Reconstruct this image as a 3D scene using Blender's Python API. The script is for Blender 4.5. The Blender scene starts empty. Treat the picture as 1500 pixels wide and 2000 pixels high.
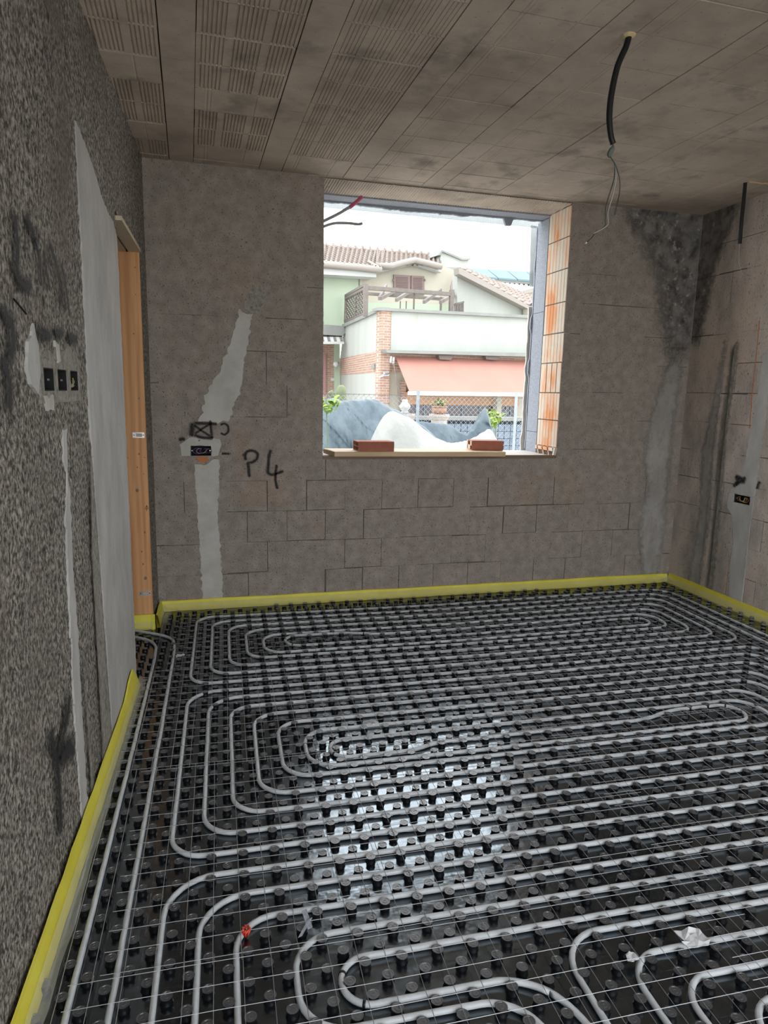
import bpy, math, random
import numpy as np
from mathutils import Vector, Matrix, noise
random.seed(7)
SC = bpy.context.scene
COL = SC.collection
# ---------------------------------------------------------------- camera
RW = np.array([[0.9665370488112711, -0.2556477929807297, 0.021221197404498512],
               [-0.024258307214064658, -0.1734409123602584, -0.9845454709919442],
               [0.25537750058747694, 0.951084883626968, -0.17383865027654263]])   # right, down, forward
FPX, HC = 1325.1811, 1.495936
cam = bpy.data.cameras.new('camera')
cam.sensor_fit = 'VERTICAL'; cam.sensor_height = 24.0; cam.lens = FPX / 2000 * 24
cam.clip_start = .02; cam.clip_end = 400
camo = bpy.data.objects.new('camera', cam); COL.objects.link(camo)
m = Matrix.Identity(4)
for i in range(3):
    m[i][0] = RW[0][i]; m[i][1] = -RW[1][i]; m[i][2] = -RW[2][i]
m[2][3] = HC
camo.matrix_world = m
SC.camera = camo
# ---------------------------------------------------------------- sky, exposure
SC.view_settings.view_transform = 'Standard'; SC.view_settings.look = 'None'
SC.view_settings.gamma = 1; SC.view_settings.use_curve_mapping = False
SC.view_settings.exposure = 2.35
W = bpy.data.worlds.new('sky'); SC.world = W; W.use_nodes = True
SKY = 1.0
wn = W.node_tree.nodes; wl = W.node_tree.links
bg = wn['Background']
tc = wn.new('ShaderNodeTexCoord'); sx = wn.new('ShaderNodeSeparateXYZ'); rp = wn.new('ShaderNodeValToRGB')
wl.new(tc.outputs['Generated'], sx.inputs[0]); wl.new(sx.outputs['Z'], rp.inputs[0])
rp.color_ramp.elements[0].position = 0.0; rp.color_ramp.elements[0].color = (.80, .83, .85, 1)
rp.color_ramp.elements[1].position = 0.9; rp.color_ramp.elements[1].color = (1.0, 1.04, 1.08, 1)
wl.new(rp.outputs[0], bg.inputs[0]); bg.inputs[1].default_value = SKY

# ---------------------------------------------------------------- room numbers
YB = 4.655; ZC = 2.865; XR = 3.70; ZS = 1.03; WX0, WX1 = .80, 2.597; YR = -1.1
AL, AR = .0451, .0189
def XL(y): return -.372 + AL * (y - 3.42)
def XRt(y): return XR + AR * (y - YB)
DY0, DY1, DZ = 3.53, 4.305, 2.262        # doorway in the left wall
LX, LY, TH, SY = -0.00870155, 1.91568075, 0.02903114, 0.0996393   # stud grid
cT, sT = math.cos(TH), math.sin(TH)
def warp(u, v):
    return v + .95 * min(max((u - 15) / 18, 0), 1.15) * min(max((v - 3) / 19, 0), 1.2)
def LW(u, v, z=0.):
    v = warp(u, v); a, b = u * .1, v * SY
    return (LX + a * cT + b * sT, LY - a * sT + b * cT, z)
def ray(px, py): return RW.T @ np.array([px - 750, py - 1000, FPX])
def at(px, py, Y):
    d = ray(px, py); t = Y / d[1]
    return Vector((d[0] * t, Y, HC + d[2] * t))
def onz(px, py, z):
    d = ray(px, py); t = (z - HC) / d[2]
    return Vector((d[0] * t, d[1] * t, z))
def onplane(px, py, o, n):
    d = Vector(ray(px, py)); c = Vector((0, 0, HC))
    return c + d * ((Vector(o) - c).dot(n) / d.dot(n))

# ---------------------------------------------------------------- mesh builder
class MB:
    def __init__(s): s.v = []; s.f = []; s.sm = []
    def add(s, vs, fs, smooth=False):
        b = len(s.v); s.v += [tuple(v) for v in vs]
        s.f += [tuple(b + i for i in f) for f in fs]; s.sm += [smooth] * len(fs); return s
    def box(s, x0, x1, y0, y1, z0, z1):
        return s.add([(x0, y0, z0), (x1, y0, z0), (x1, y1, z0), (x0, y1, z0), (x0, y0, z1), (x1, y0, z1), (x1, y1, z1), (x0, y1, z1)],
                     [(3, 2, 1, 0), (4, 5, 6, 7), (0, 1, 5, 4), (1, 2, 6, 5), (2, 3, 7, 6), (3, 0, 4, 7)])
    def obox(s, o, a, b, c):
        o, a, b, c = map(Vector, (o, a, b, c))
        vs = [o, o + a, o + a + b, o + b, o + c, o + a + c, o + a + b + c, o + b + c]
        fs = [(3, 2, 1, 0), (4, 5, 6, 7), (0, 1, 5, 4), (1, 2, 6, 5), (2, 3, 7, 6), (3, 0, 4, 7)]
        if a.cross(b).dot(c) < 0: fs = [f[::-1] for f in fs]
        return s.add(vs, fs)
    def bar(s, p, q, w, h, up=(0, 0, 1)):
        p, q, up = Vector(p), Vector(q), Vector(up); d = q - p
        sd = d.cross(up).normalized() * w; u2 = sd.cross(d).normalized() * h
        return s.obox(p - sd / 2 - u2 / 2, d, sd, u2)
    def tube(s, path, r, n=8, caps=True, rfun=None):
        P = [Vector(p) for p in path]; N = len(P); vs = []; up = Vector((0, 0, 1))
        t0 = (P[1] - P[0]).normalized()
        nrm = t0.cross(up)
        if nrm.length < .1: nrm = t0.cross(Vector((1, 0, 0)))
        nrm.normalize()
        for i in range(N):
            t = (P[min(i + 1, N - 1)] - P[max(i - 1, 0)])
            t = t.normalized() if t.length > 1e-9 else t0
            nrm = (nrm - t * nrm.dot(t)); nrm.normalize(); bn = t.cross(nrm)
            rr = r if rfun is None else rfun(i)
            for k in range(n):
                a = 2 * math.pi * k / n
                vs.append(P[i] + (nrm * math.cos(a) + bn * math.sin(a)) * rr)
        fs = [(i * n + k, i * n + (k + 1) % n, (i + 1) * n + (k + 1) % n, (i + 1) * n + k) for i in range(N - 1) for k in range(n)]
        s.add(vs, fs, n > 4)
        if caps:
            b = len(s.v) - N * n
            s.f += [tuple(b + k for k in range(n))[::-1], tuple(b + (N - 1) * n + k for k in range(n))]; s.sm += [False, False]
        return s
    def prism(s, poly, off):
        n = len(poly); P = [Vector(p) for p in poly]; off = Vector(off)
        nr = sum(((P[i].cross(P[(i + 1) % n])) for i in range(n)), Vector())
        if nr.dot(off) > 0: P = P[::-1]
        vs = P + [p + off for p in P]
        fs = [tuple(range(n)), tuple(range(2 * n - 1, n - 1, -1))] + [(i, i + n, (i + 1) % n + n, (i + 1) % n) for i in range(n)]
        return s.add(vs, fs)
    def lathe(s, prof, n=12, c=(0, 0, 0), smooth=True):
        c = Vector(c); vs = [c + Vector((r * math.cos(2 * math.pi * k / n), r * math.sin(2 * math.pi * k / n), z)) for r, z in prof for k in range(n)]
        fs = [(i * n + k, i * n + (k + 1) % n, (i + 1) * n + (k + 1) % n, (i + 1) * n + k) for i in range(len(prof) - 1) for k in range(n)]
        s.add(vs, fs, smooth); b = len(s.v) - len(vs); L = len(prof) - 1
        s.f += [tuple(b + L * n + k for k in range(n)), tuple(b + k for k in range(n))[::-1]]; s.sm += [False, False]
        return s
    def grid(s, rows, smooth=True):
        n = len(rows[0]); vs = [p for r in rows for p in r]
        return s.add(vs, [(i * n + j, i * n + j + 1, (i + 1) * n + j + 1, (i + 1) * n + j) for i in range(len(rows) - 1) for j in range(n - 1)], smooth)
    def mesh(s, name, mat):
        me = bpy.data.meshes.new(name); me.from_pydata(s.v, [], s.f)
        me.polygons.foreach_set('use_smooth', s.sm)
        if mat: me.materials.append(mat)
        me.update(); return me
    def build(s, name, mat, parent=None, **kw):
        return link(name, s.mesh(name, mat), parent, **kw)
WI = {}
def link(name, me, parent=None, loc=None, rot=None, world=True):
    o = bpy.data.objects.new(name, me); COL.objects.link(o)
    if loc is not None: o.location = loc
    if rot is not None: o.rotation_euler = rot
    if parent is not None:
        o.parent = parent
        if world: o.matrix_parent_inverse = WI.get(parent.name, Matrix.Identity(4))
    return o
def tag(o, label=None, cat=None, group=None, kind=None):
    if label: o['label'] = label
    if cat: o['category'] = cat
    if group: o['group'] = group
    if kind: o['kind'] = kind
    return o
def thing(name, loc, label=None, cat=None, group=None, kind=None, rz=0):
    o = bpy.data.objects.new(name, None); COL.objects.link(o); o.empty_display_size = .1
    o.location = loc; o.rotation_euler = (0, 0, rz)
    WI[o.name] = (Matrix.Translation(Vector(loc)) @ Matrix.Rotation(rz, 4, 'Z')).inverted()
    return tag(o, label, cat, group, kind)

# ---------------------------------------------------------------- materials
def base(name):
    mt = bpy.data.materials.new(name); mt.use_nodes = True; nt = mt.node_tree
    return mt, nt, nt.nodes, nt.links, nt.nodes['Principled BSDF']
def C(c): return (c[0], c[1], c[2], 1)
def node(N, t, **kw):
    n = N.new(t)
    for k, v in kw.items(): setattr(n, k, v)
    return n
def pm(name, c1, c2=None, scale=4, detail=5, lo=.35, hi=.65, rough=.85, metal=0, stretch=(1, 1, 1),
       speck=None, sscale=120, slo=.62, shi=.70, bump=0, bscale=60, bdist=.004, bdetail=4, spec=.3, c3=None, c3scale=.8, c3lo=.5, c3hi=.7, obj=False):
    mt, nt, N, L, b = base(name)
    b.inputs['Roughness'].default_value = rough; b.inputs['Metallic'].default_value = metal
    b.inputs['Specular IOR Level'].default_value = spec
    if obj: src = node(N, 'ShaderNodeTexCoord').outputs['Object']
    else: src = node(N, 'ShaderNodeNewGeometry').outputs['Position']
    mp = node(N, 'ShaderNodeMapping'); mp.inputs['Scale'].default_value = stretch; L.new(src, mp.inputs[0]); P = mp.outputs[0]
    def nz(sc, dt=4, ro=.6):
        n = node(N, 'ShaderNodeTexNoise'); n.inputs['Scale'].default_value = sc; n.inputs['Detail'].default_value = dt; n.inputs['Roughness'].default_value = ro
        L.new(P, n.inputs['Vector']); return n.outputs['Fac']
    def ramp(fac, a, bb, ca, cb):
        r = node(N, 'ShaderNodeValToRGB'); r.color_ramp.elements[0].position = a; r.color_ramp.elements[1].position = bb
        r.color_ramp.elements[0].color = ca; r.color_ramp.elements[1].color = cb; L.new(fac, r.inputs[0]); return r.outputs[0]
    def mix(fac, a, bb):
        x = node(N, 'ShaderNodeMix', data_type='RGBA'); L.new(fac, x.inputs[0])
        for s_, val in ((6, a), (7, bb)):
            if isinstance(val, tuple): x.inputs[s_].default_value = val
            else: L.new(val, x.inputs[s_])
        return x.outputs[2]
    col = C(c1)
    if c2: col = ramp(nz(scale, detail), lo, hi, C(c1), C(c2))
    if c3: col = mix(ramp(nz(c3scale, 5), c3lo, c3hi, (0, 0, 0, 1), (1, 1, 1, 1)), col, C(c3))
    if speck: col = mix(ramp(nz(sscale, 3), slo, shi, (0, 0, 0, 1), (1, 1, 1, 1)), col, C(speck))
    if isinstance(col, tuple): b.inputs['Base Color'].default_value = col
    else: L.new(col, b.inputs['Base Color'])
    if bump:
        bp = node(N, 'ShaderNodeBump'); bp.inputs['Strength'].default_value = bump; bp.inputs['Distance'].default_value = bdist
        L.new(nz(bscale, bdetail), bp.inputs['Height']); L.new(bp.outputs[0], b.inputs['Normal'])
    return mt
def brickmat(name, c1, c2, mortar, w, h, ax, obj=False):
    """small far bricks; ax = which world axes give (along, up)"""
    mt, nt, N, L, b = base(name); b.inputs['Roughness'].default_value = .9
    g = node(N, 'ShaderNodeNewGeometry'); s = node(N, 'ShaderNodeSeparateXYZ'); c = node(N, 'ShaderNodeCombineXYZ'); L.new(g.outputs['Position'], s.inputs[0])
    L.new(s.outputs[ax], c.inputs[0]); L.new(s.outputs[2], c.inputs[1])
    t = node(N, 'ShaderNodeTexBrick'); L.new(c.outputs[0], t.inputs['Vector'])
    t.inputs['Color1'].default_value = C(c1); t.inputs['Color2'].default_value = C(c2); t.inputs['Mortar'].default_value = C(mortar)
    t.inputs['Scale'].default_value = 1; t.inputs['Brick Width'].default_value = w; t.inputs['Row Height'].default_value = h; t.inputs['Mortar Size'].default_value = .008
    L.new(t.outputs['Color'], b.inputs['Base Color'])
    bp = node(N, 'ShaderNodeBump'); bp.inputs['Strength'].default_value = .6; bp.inputs['Distance'].default_value = .01; bp.invert = True
    L.new(t.outputs['Fac'], bp.inputs['Height']); L.new(bp.outputs[0], b.inputs['Normal'])
    return mt
def woodmat(name, c1, c2, axis=2, scale=18, rough=.6):
    mt, nt, N, L, b = base(name); b.inputs['Roughness'].default_value = rough
    g = node(N, 'ShaderNodeNewGeometry'); mp = node(N, 'ShaderNodeMapping'); st = [1, 1, 1]; st[axis] = .06; mp.inputs['Scale'].default_value = st
    L.new(g.outputs['Position'], mp.inputs[0])
    n = node(N, 'ShaderNodeTexNoise'); n.inputs['Scale'].default_value = scale; n.inputs['Detail'].default_value = 6; n.inputs['Distortion'].default_value = 1.5; L.new(mp.outputs[0], n.inputs['Vector'])
    w = node(N, 'ShaderNodeTexWave', wave_type='BANDS', bands_direction='X'); w.inputs['Scale'].default_value = 7; w.inputs['Distortion'].default_value = 14; w.inputs['Detail'].default_value = 3; w.inputs['Detail Scale'].default_value = .6
    L.new(mp.outputs[0], w.inputs['Vector'])
    a = node(N, 'ShaderNodeMath', operation='MULTIPLY_ADD'); L.new(w.outputs['Fac'], a.inputs[0]); a.inputs[1].default_value = .22; L.new(n.outputs['Fac'], a.inputs[2])
    r = node(N, 'ShaderNodeValToRGB'); r.color_ramp.elements[0].position = .30; r.color_ramp.elements[1].position = .80
    r.color_ramp.elements[0].color = C(c1); r.color_ramp.elements[1].color = C(c2); L.new(a.outputs[0], r.inputs[0]); L.new(r.outputs[0], b.inputs['Base Color'])
    return mt
MT = {}
MT['left'] = pm('roughcast_plaster', (.060, .053, .045), (.47, .43, .375), scale=85, detail=4, lo=.40, hi=.66, stretch=(1, 1.0, .75), bump=1, bscale=80, bdist=.012, speck=(.03, .027, .024), sscale=22, slo=.60, shi=.74, c3=(.15, .12, .10), c3scale=1.3, c3lo=.52, c3hi=.75)
MT['block'] = pm('dusty_clay_block', (.25, .215, .19), (.40, .345, .305), scale=14, detail=8, lo=.28, hi=.72, rough=.95, bump=1, bscale=90, bdist=.007, speck=(.09, .075, .062), sscale=95, slo=.60, shi=.69, c3=(.40, .27, .185), c3scale=1.9, c3lo=.60, c3hi=.85)
MT['rblock'] = pm('streaked_clay_block', (.34, .30, .265), (.58, .505, .45), scale=6, detail=6, lo=.35, hi=.62, rough=.95, stretch=(1, 1, .5), bump=.9, bscale=110, bdist=.005, speck=(.12, .10, .085), sscale=120, slo=.60, shi=.70, c3=(.58, .46, .38), c3scale=2.0, c3lo=.5, c3hi=.7)
MT['mortar'] = pm('dark_mortar', (.09, .078, .068), (.16, .14, .12), scale=20, rough=1)
MT['plaster'] = pm('grey_plaster', (.40, .39, .375), (.53, .52, .50), scale=7, rough=.95, stretch=(1, 1, .5), bump=.5, bscale=90, bdist=.003, speck=(.22, .22, .21), sscale=110, slo=.66, shi=.74)
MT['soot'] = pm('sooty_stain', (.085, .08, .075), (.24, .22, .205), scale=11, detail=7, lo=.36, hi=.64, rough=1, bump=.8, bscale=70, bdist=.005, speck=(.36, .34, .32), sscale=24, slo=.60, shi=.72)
MT['smear'] = pm('smeared_grey_plaster', (.28, .26, .24), (.42, .40, .375), scale=7, detail=7, rough=.95, stretch=(1, 1, .4), bump=.5, bscale=60, bdist=.003)
MT['mud'] = pm('brown_grey_plaster', (.20, .185, .16), (.36, .335, .30), scale=40, rough=.95, bump=.8, bscale=80, bdist=.005, speck=(.08, .07, .06), sscale=60, slo=.62, shi=.7)
MT['plaster2'] = pm('pale_plaster', (.45, .435, .40), (.55, .535, .50), scale=10, rough=.95, bump=.5, bscale=60, bdist=.003)
MT['ceil'] = pm('grey_clay_ceiling', (.40, .335, .275), (.56, .475, .395), scale=3, detail=6, rough=.95, bump=.5, bscale=120, bdist=.003, speck=(.20, .165, .135), sscale=60, slo=.66, shi=.74, c3=(.27, .235, .20), c3scale=4, c3lo=.55, c3hi=.75)
MT['gap'] = pm('dark_joint', (.055, .047, .04))
MT['terra'] = pm('terracotta', (.62, .27, .12), (.66, .42, .27), scale=6, lo=.4, hi=.6, rough=.9, stretch=(1, 1, .4), bump=.3, bscale=80, bdist=.003, c3=(.60, .52, .43), c3scale=6, c3lo=.40, c3hi=.60)
MT['redbrick'] = pm('red_clay_brick', (.36, .13, .085), (.42, .17, .115), scale=15, rough=.85)
MT['insul'] = pm('grey_foam_insulation', (.22, .24, .28), (.34, .36, .40), scale=120, rough=.9, bump=.6, bscale=150, bdist=.003)
MT['dark'] = pm('black_hole', (.012, .012, .013))
MT['wood'] = woodmat('orange_pine', (.50, .225, .085), (.72, .38, .17), axis=2)
MT['woodx'] = woodmat('pale_pine', (.48, .33, .19), (.66, .49, .31), axis=0)
MT['brown'] = pm('brown_board', (.20, .135, .095), (.27, .18, .13), scale=14, stretch=(.1, 1, 1), rough=.7)
MT['cream'] = pm('cream_wood', (.55, .45, .33), (.62, .52, .40), scale=14, stretch=(1, .1, 1), rough=.7)
MT['steel'] = pm('zinc_steel', (.62, .63, .64), rough=.35, metal=1)
MT['wire'] = pm('galvanised_wire', (.40, .41, .43), rough=.5, metal=.55)
MT['pipe'] = pm('white_plastic_pipe', (.56, .59, .62), (.64, .67, .70), scale=30, rough=.42, spec=.5)
MT['yellow'] = pm('yellow_foam', (.70, .62, .055), (.78, .71, .09), scale=8, rough=.55, bump=.3, bscale=25, bdist=.004, spec=.4)
MT['black'] = pm('black_plastic', (.012, .013, .016), rough=.35, spec=.5)
MT['nub'] = pm('black_stud_plastic', (.006, .006, .008), (.010, .011, .013), scale=40, rough=.34, spec=.35)
MT['nub'].node_tree.nodes['Principled BSDF'].inputs['IOR'].default_value = 1.5
MT['paper'] = pm('white_paper', (.66, .67, .70), rough=.8)
MT['red'] = pm('red_tape', (.65, .07, .04), rough=.6)
MT['conduit'] = pm('black_conduit', (.014, .014, .015), rough=.45)
MT['foam'] = pm('expanding_foam', (.60, .45, .24), (.68, .55, .33), scale=30, rough=.9, bump=.6, bscale=60, bdist=.008)
MT['slab'] = pm('rough_slab', (.20, .19, .18), (.27, .26, .25), scale=3, rough=.95)
MT['orange'] = pm('orange_chalk', (.60, .20, .06), (.45, .22, .12), scale=40, rough=.95)
def filmmat(name, alpha, col=(.8, .8, .75), rough=.15):
    mt, nt, N, L, b = base(name)
    b.inputs['Base Color'].default_value = C(col); b.inputs['Roughness'].default_value = rough
    tr = node(N, 'ShaderNodeBsdfTransparent'); mx = node(N, 'ShaderNodeMixShader'); mx.inputs[0].default_value = alpha
    L.new(tr.outputs[0], mx.inputs[1]); L.new(b.outputs[0], mx.inputs[2]); L.new(mx.outputs[0], N['Material Output'].inputs[0])
    return mt
MT['film'] = filmmat('clear_plastic_film', .22)
MT['net'] = filmmat('white_glassfibre_net', .75, (.80, .86, .85), .8)
def spraymat():
    mt, nt, N, L, b = base('black_spray_paint'); b.inputs['Base Color'].default_value = (.018, .017, .018, 1); b.inputs['Roughness'].default_value = .8
    a = node(N, 'ShaderNodeAttribute', attribute_name='soft'); g = node(N, 'ShaderNodeNewGeometry')
    n = node(N, 'ShaderNodeTexNoise'); n.inputs['Scale'].default_value = 130; n.inputs['Detail'].default_value = 3; L.new(g.outputs['Position'], n.inputs['Vector'])
    s = node(N, 'ShaderNodeMath', operation='MULTIPLY_ADD'); L.new(n.outputs['Fac'], s.inputs[0]); s.inputs[1].default_value = 1.6; s.inputs[2].default_value = -.55
    ad = node(N, 'ShaderNodeMath', operation='ADD'); L.new(a.outputs['Fac'], ad.inputs[0]); L.new(s.outputs[0], ad.inputs[1])
    mu = node(N, 'ShaderNodeMath', operation='MULTIPLY', use_clamp=True); L.new(ad.outputs[0], mu.inputs[0]); L.new(a.outputs['Fac'], mu.inputs[1])
    tr = node(N, 'ShaderNodeBsdfTransparent'); mx = node(N, 'ShaderNodeMixShader'); L.new(mu.outputs[0], mx.inputs[0])
    L.new(tr.outputs[0], mx.inputs[1]); L.new(b.outputs[0], mx.inputs[2]); L.new(mx.outputs[0], N['Material Output'].inputs[0])
    return mt
MT['spray'] = spraymat()
def soften(mt, gain=1.5, off=-.55, nsc=22):
    nt = mt.node_tree; N, L = nt.nodes, nt.links; b = N['Principled BSDF']
    a = node(N, 'ShaderNodeAttribute', attribute_name='soft'); g = node(N, 'ShaderNodeNewGeometry')
    n = node(N, 'ShaderNodeTexNoise'); n.inputs['Scale'].default_value = nsc; n.inputs['Detail'].default_value = 6; n.inputs['Roughness'].default_value = .65; L.new(g.outputs['Position'], n.inputs['Vector'])
    s = node(N, 'ShaderNodeMath', operation='MULTIPLY_ADD'); L.new(n.outputs['Fac'], s.inputs[0]); s.inputs[1].default_value = 1.5; s.inputs[2].default_value = -1.25
    ad = node(N, 'ShaderNodeMath', operation='MULTIPLY_ADD'); L.new(a.outputs['Fac'], ad.inputs[0]); ad.inputs[1].default_value = gain; L.new(s.outputs[0], ad.inputs[2])
    mu = node(N, 'ShaderNodeMath', operation='MULTIPLY', use_clamp=True); L.new(ad.outputs[0], mu.inputs[0]); mu.inputs[1].default_value = 1.05
    tr = node(N, 'ShaderNodeBsdfTransparent'); mx = node(N, 'ShaderNodeMixShader'); L.new(mu.outputs[0], mx.inputs[0])
    L.new(tr.outputs[0], mx.inputs[1]); L.new(b.outputs[0], mx.inputs[2]); L.new(mx.outputs[0], N['Material Output'].inputs[0])
    return mt
def sheetmat():
    mt, nt, N, L, b = base('glossy_black_sheet'); b.inputs['Specular IOR Level'].default_value = .85; b.inputs['IOR'].default_value = 1.95; b.inputs['Specular Tint'].default_value = (.80, .92, 1.0, 1)
    b.inputs['Base Color'].default_value = (.007, .008, .011, 1); b.inputs['Roughness'].default_value = .2
    g = node(N, 'ShaderNodeTexCoord'); s = node(N, 'ShaderNodeSeparateXYZ'); L.new(g.outputs['Object'], s.inputs[0])
    hs = []
    for k, per in ((0, .05), (1, SY / 2)):
        d = node(N, 'ShaderNodeMath', operation='DIVIDE'); L.new(s.outputs[k], d.inputs[0]); d.inputs[1].default_value = per
        f = node(N, 'ShaderNodeMath', operation='FRACT'); L.new(d.outputs[0], f.inputs[0])
        c = node(N, 'ShaderNodeMath', operation='SUBTRACT'); L.new(f.outputs[0], c.inputs[0]); c.inputs[1].default_value = .5
        ab = node(N, 'ShaderNodeMath', operation='ABSOLUTE'); L.new(c.outputs[0], ab.inputs[0])
        lt = node(N, 'ShaderNodeMath', operation='LESS_THAN'); L.new(ab.outputs[0], lt.inputs[0]); lt.inputs[1].default_value = .022
        hs.append(lt.outputs[0])
    mx = node(N, 'ShaderNodeMath', operation='MAXIMUM'); L.new(hs[0], mx.inputs[0]); L.new(hs[1], mx.inputs[1])
    n = node(N, 'ShaderNodeTexNoise'); n.inputs['Scale'].default_value = 22; n.inputs['Detail'].default_value = 2; L.new(g.outputs['Object'], n.inputs['Vector'])
    ad = node(N, 'ShaderNodeMath', operation='MULTIPLY_ADD'); L.new(n.outputs['Fac'], ad.inputs[0]); ad.inputs[1].default_value = 1.2; L.new(mx.outputs[0], ad.inputs[2])
    bp = node(N, 'ShaderNodeBump'); bp.inputs['Strength'].default_value = .35; bp.inputs['Distance'].default_value = .003; L.new(ad.outputs[0], bp.inputs['Height']); L.new(bp.outputs[0], b.inputs['Normal'])
    n2 = node(N, 'ShaderNodeTexNoise'); n2.inputs['Scale'].default_value = 5; n2.inputs['Detail'].default_value = 5; L.new(g.outputs['Object'], n2.inputs['Vector'])
    mr = node(N, 'ShaderNodeMapRange'); L.new(n2.outputs['Fac'], mr.inputs[0]); mr.inputs[1].default_value = .3; mr.inputs[2].default_value = .7; mr.inputs[3].default_value = .10; mr.inputs[4].default_value = .24
    L.new(mr.outputs[0], b.inputs['Roughness'])
    return mt
MT['sheet'] = sheetmat()
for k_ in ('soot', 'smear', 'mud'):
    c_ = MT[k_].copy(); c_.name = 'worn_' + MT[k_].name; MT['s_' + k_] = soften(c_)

# ================================================================= SETTING
S = dict(kind='structure')
tag(MB().box(-2.6, 4.2, YR - .3, YB + .5, -.30, -.002).build('floor', MT['slab']), **S)
# ---- ceiling: clay hollow blocks between joist strips
ceil = thing('ceiling', (0, 0, ZC), **S)
MB().box(-2.6, 4.2, YR - .3, YB, ZC + .012, ZC + .30).build('slab', MT['gap'], ceil)
AJ = -.0165
def CW(x, y, z): return (x + AJ * (y - 3.5), y, z)
def ribbed(w, l, style):
    pr = []
    n = 60
    xs = [0.]
    prof = [(0, 0)]
    groups = {0: [(.015, 6), (.142, 7), (.285, 6)], 1: [(.02, 5), (.125, 5), (.22, 5), (.315, 4)], 2: [(.05, 2), (.28, 1)]}[style]
    for g0, k in groups:
        for i in range(k):
            a = g0 + i * .017
            q = .0048 if style == 0 else .0032 if style == 1 else .0014
            prof += [(a, 0), (a + .002, q), (a + .008, q), (a + .010, 0)]
    prof.append((w, 0))
    mb = MB(); vs = []
    for y in (0, l): vs += [(x, y, z) for x, z in prof]
    k = len(prof)
    mb.add(vs, [(i, i + k, i + 1 + k, i + 1) for i in range(k - 1)])
    mb.add([(0, 0, 0), (w, 0, 0), (w, 0, .014), (0, 0, .014), (0, l, 0), (w, l, 0), (w, l, .014), (0, l, .014)],
           [(0, 1, 2, 3), (5, 4, 7, 6), (4, 0, 3, 7), (1, 5, 6, 2)])
    return mb
TW, TL = .392, .2525
tmesh = [ribbed(TW, TL - .004, k).mesh('ceiling_tile', MT['ceil']) for k in range(3)]
smesh = []
for k in range(3):
    mb = MB().box(0, .138, 0, .497, 0, .013); smesh.append(mb.mesh('joist_strip', MT['ceil']))
bands = [-.675 + .5385 * i for i in range(9)]
for bi, bx in enumerate(bands):
    for j in range(13):
        y = 4.57 - (j + 1) * .50 + .33 - (bi % 3) * .11
        if y > YB - .02: continue
        o = link('joist_strip', smesh[0], ceil, CW(bx + .001, y, ZC + random.uniform(-.001, .001)), (0, 0, -AJ))
    for j in range(26):
        y = 4.575 - j * .2555
        st = 0 if bx < .3 else (1 if bx < .8 and random.random() < .8 else 2)
        if random.random() < .1: st = 2
        o = link('ceiling_tile', tmesh[st], ceil, CW(bx + .142 + random.uniform(-.001, .001), y, ZC + random.uniform(-.0015, .0015)), (random.uniform(-.004, .004), 0, -AJ))
# foam-filled chase across the ceiling near the right wall
mb = MB(); rows = []
for i in range(14):
    x = 3.39 + i * .027; yy = 3.875 + .004 * math.sin(i * 2.1)
    rows.append([(x, yy - .012 - .004 * math.sin(i * 1.7), ZC + .003), (x, yy - .006, ZC - .006 - .004 * math.sin(i)), (x, yy + .006, ZC - .006), (x, yy + .014, ZC + .003)])
mb.grid(rows); mb.build('foam_seam', MT['foam'], ceil)

# ---- block walls
def subtract(rects, hole):
    out = []
    hx0, hx1, hz0, hz1 = hole
    for (a, b, c, d) in rects:
        if b <= hx0 or a >= hx1 or d <= hz0 or c >= hz1: out.append((a, b, c, d)); continue
        if a < hx0: out.append((a, hx0, c, d))
        if b > hx1: out.append((hx1, b, c, d))
        m0, m1 = max(a, hx0), min(b, hx1)
        if c < hz0: out.append((m0, m1, c, hz0))
        if d > hz1: out.append((m0, m1, hz1, d))
    return [r for r in out if r[1] - r[0] > .012 and r[3] - r[2] > .012]
def block_face(W3, n_in, courses, blen, t0, t1, holes, parent, mat, phase, openp, dep=.03):
    for ci in range(len(courses) - 1):
        z0, z1 = courses[ci], courses[ci + 1]
        k = -2
        while True:
            a = phase + (k + (.5 if ci % 2 else 0)) * blen; b = a + blen; k += 1
            if a > t1: break
            if b < t0: continue
            rs = [(max(a, t0), min(b, t1), z0, z1)]
            for h in holes: rs = subtract(rs, h)
            for (p, q, r, s_) in rs:
                def g(pr): return random.choice([.0018, .0035, .0055]) if random.random() < pr else -.0003
                pz = openp(p, (r + s_) / 2)
                pv = pz if (r + s_) / 2 < .80 else pz * .25
                p2, q2 = p + (g(pv) if p == a else 0), q - (g(pv) if q == b else 0)
                r2, s2 = r + (g(pz * .9) if r == z0 else 0), s_ - (g(pz * .9) if s_ == z1 else 0)
                pr_ = random.uniform(0, .0012)
                c4 = [W3(p2, r2, pr_), W3(q2, r2, pr_), W3(q2, s2, pr_), W3(p2, s2, pr_)]
                back = Vector(W3(p2, r2, pr_ - dep)) - Vector(W3(p2, r2, pr_))
                MB().prism(c4, back).build('block', mat, parent)
BC = [-.19, .027] + [.2405 + .2145 * i for i in range(12)] + [2.87]
wb = thing('wall_back', (1.7, YB, 0), **S)
BOXB = (-.078, .051, 1.056, 1.121)
mb = MB()
for (a, b, c, d) in subtract([(-.62, WX0, -.1, ZC + .02)], BOXB): mb.box(a, b, YB + .006, YB + .07, c, d)
mb.box(-.62, WX0, YB + .07, YB + .33, -.1, ZC + .02).box(WX1, 4.1, YB + .006, YB + .33, -.1, ZC + .02).box(WX0, WX1, YB + .006, YB + .33, -.1, ZS - .002).build('mortar_core', MT['mortar'], wb)
BOXB = (-.078, .051, 1.056, 1.121)
def WB(t, z, o): return (t, YB - o, z)
def openB(t, z):
    if z < .80: return .60 if t > .1 else .4
    return .22
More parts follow.
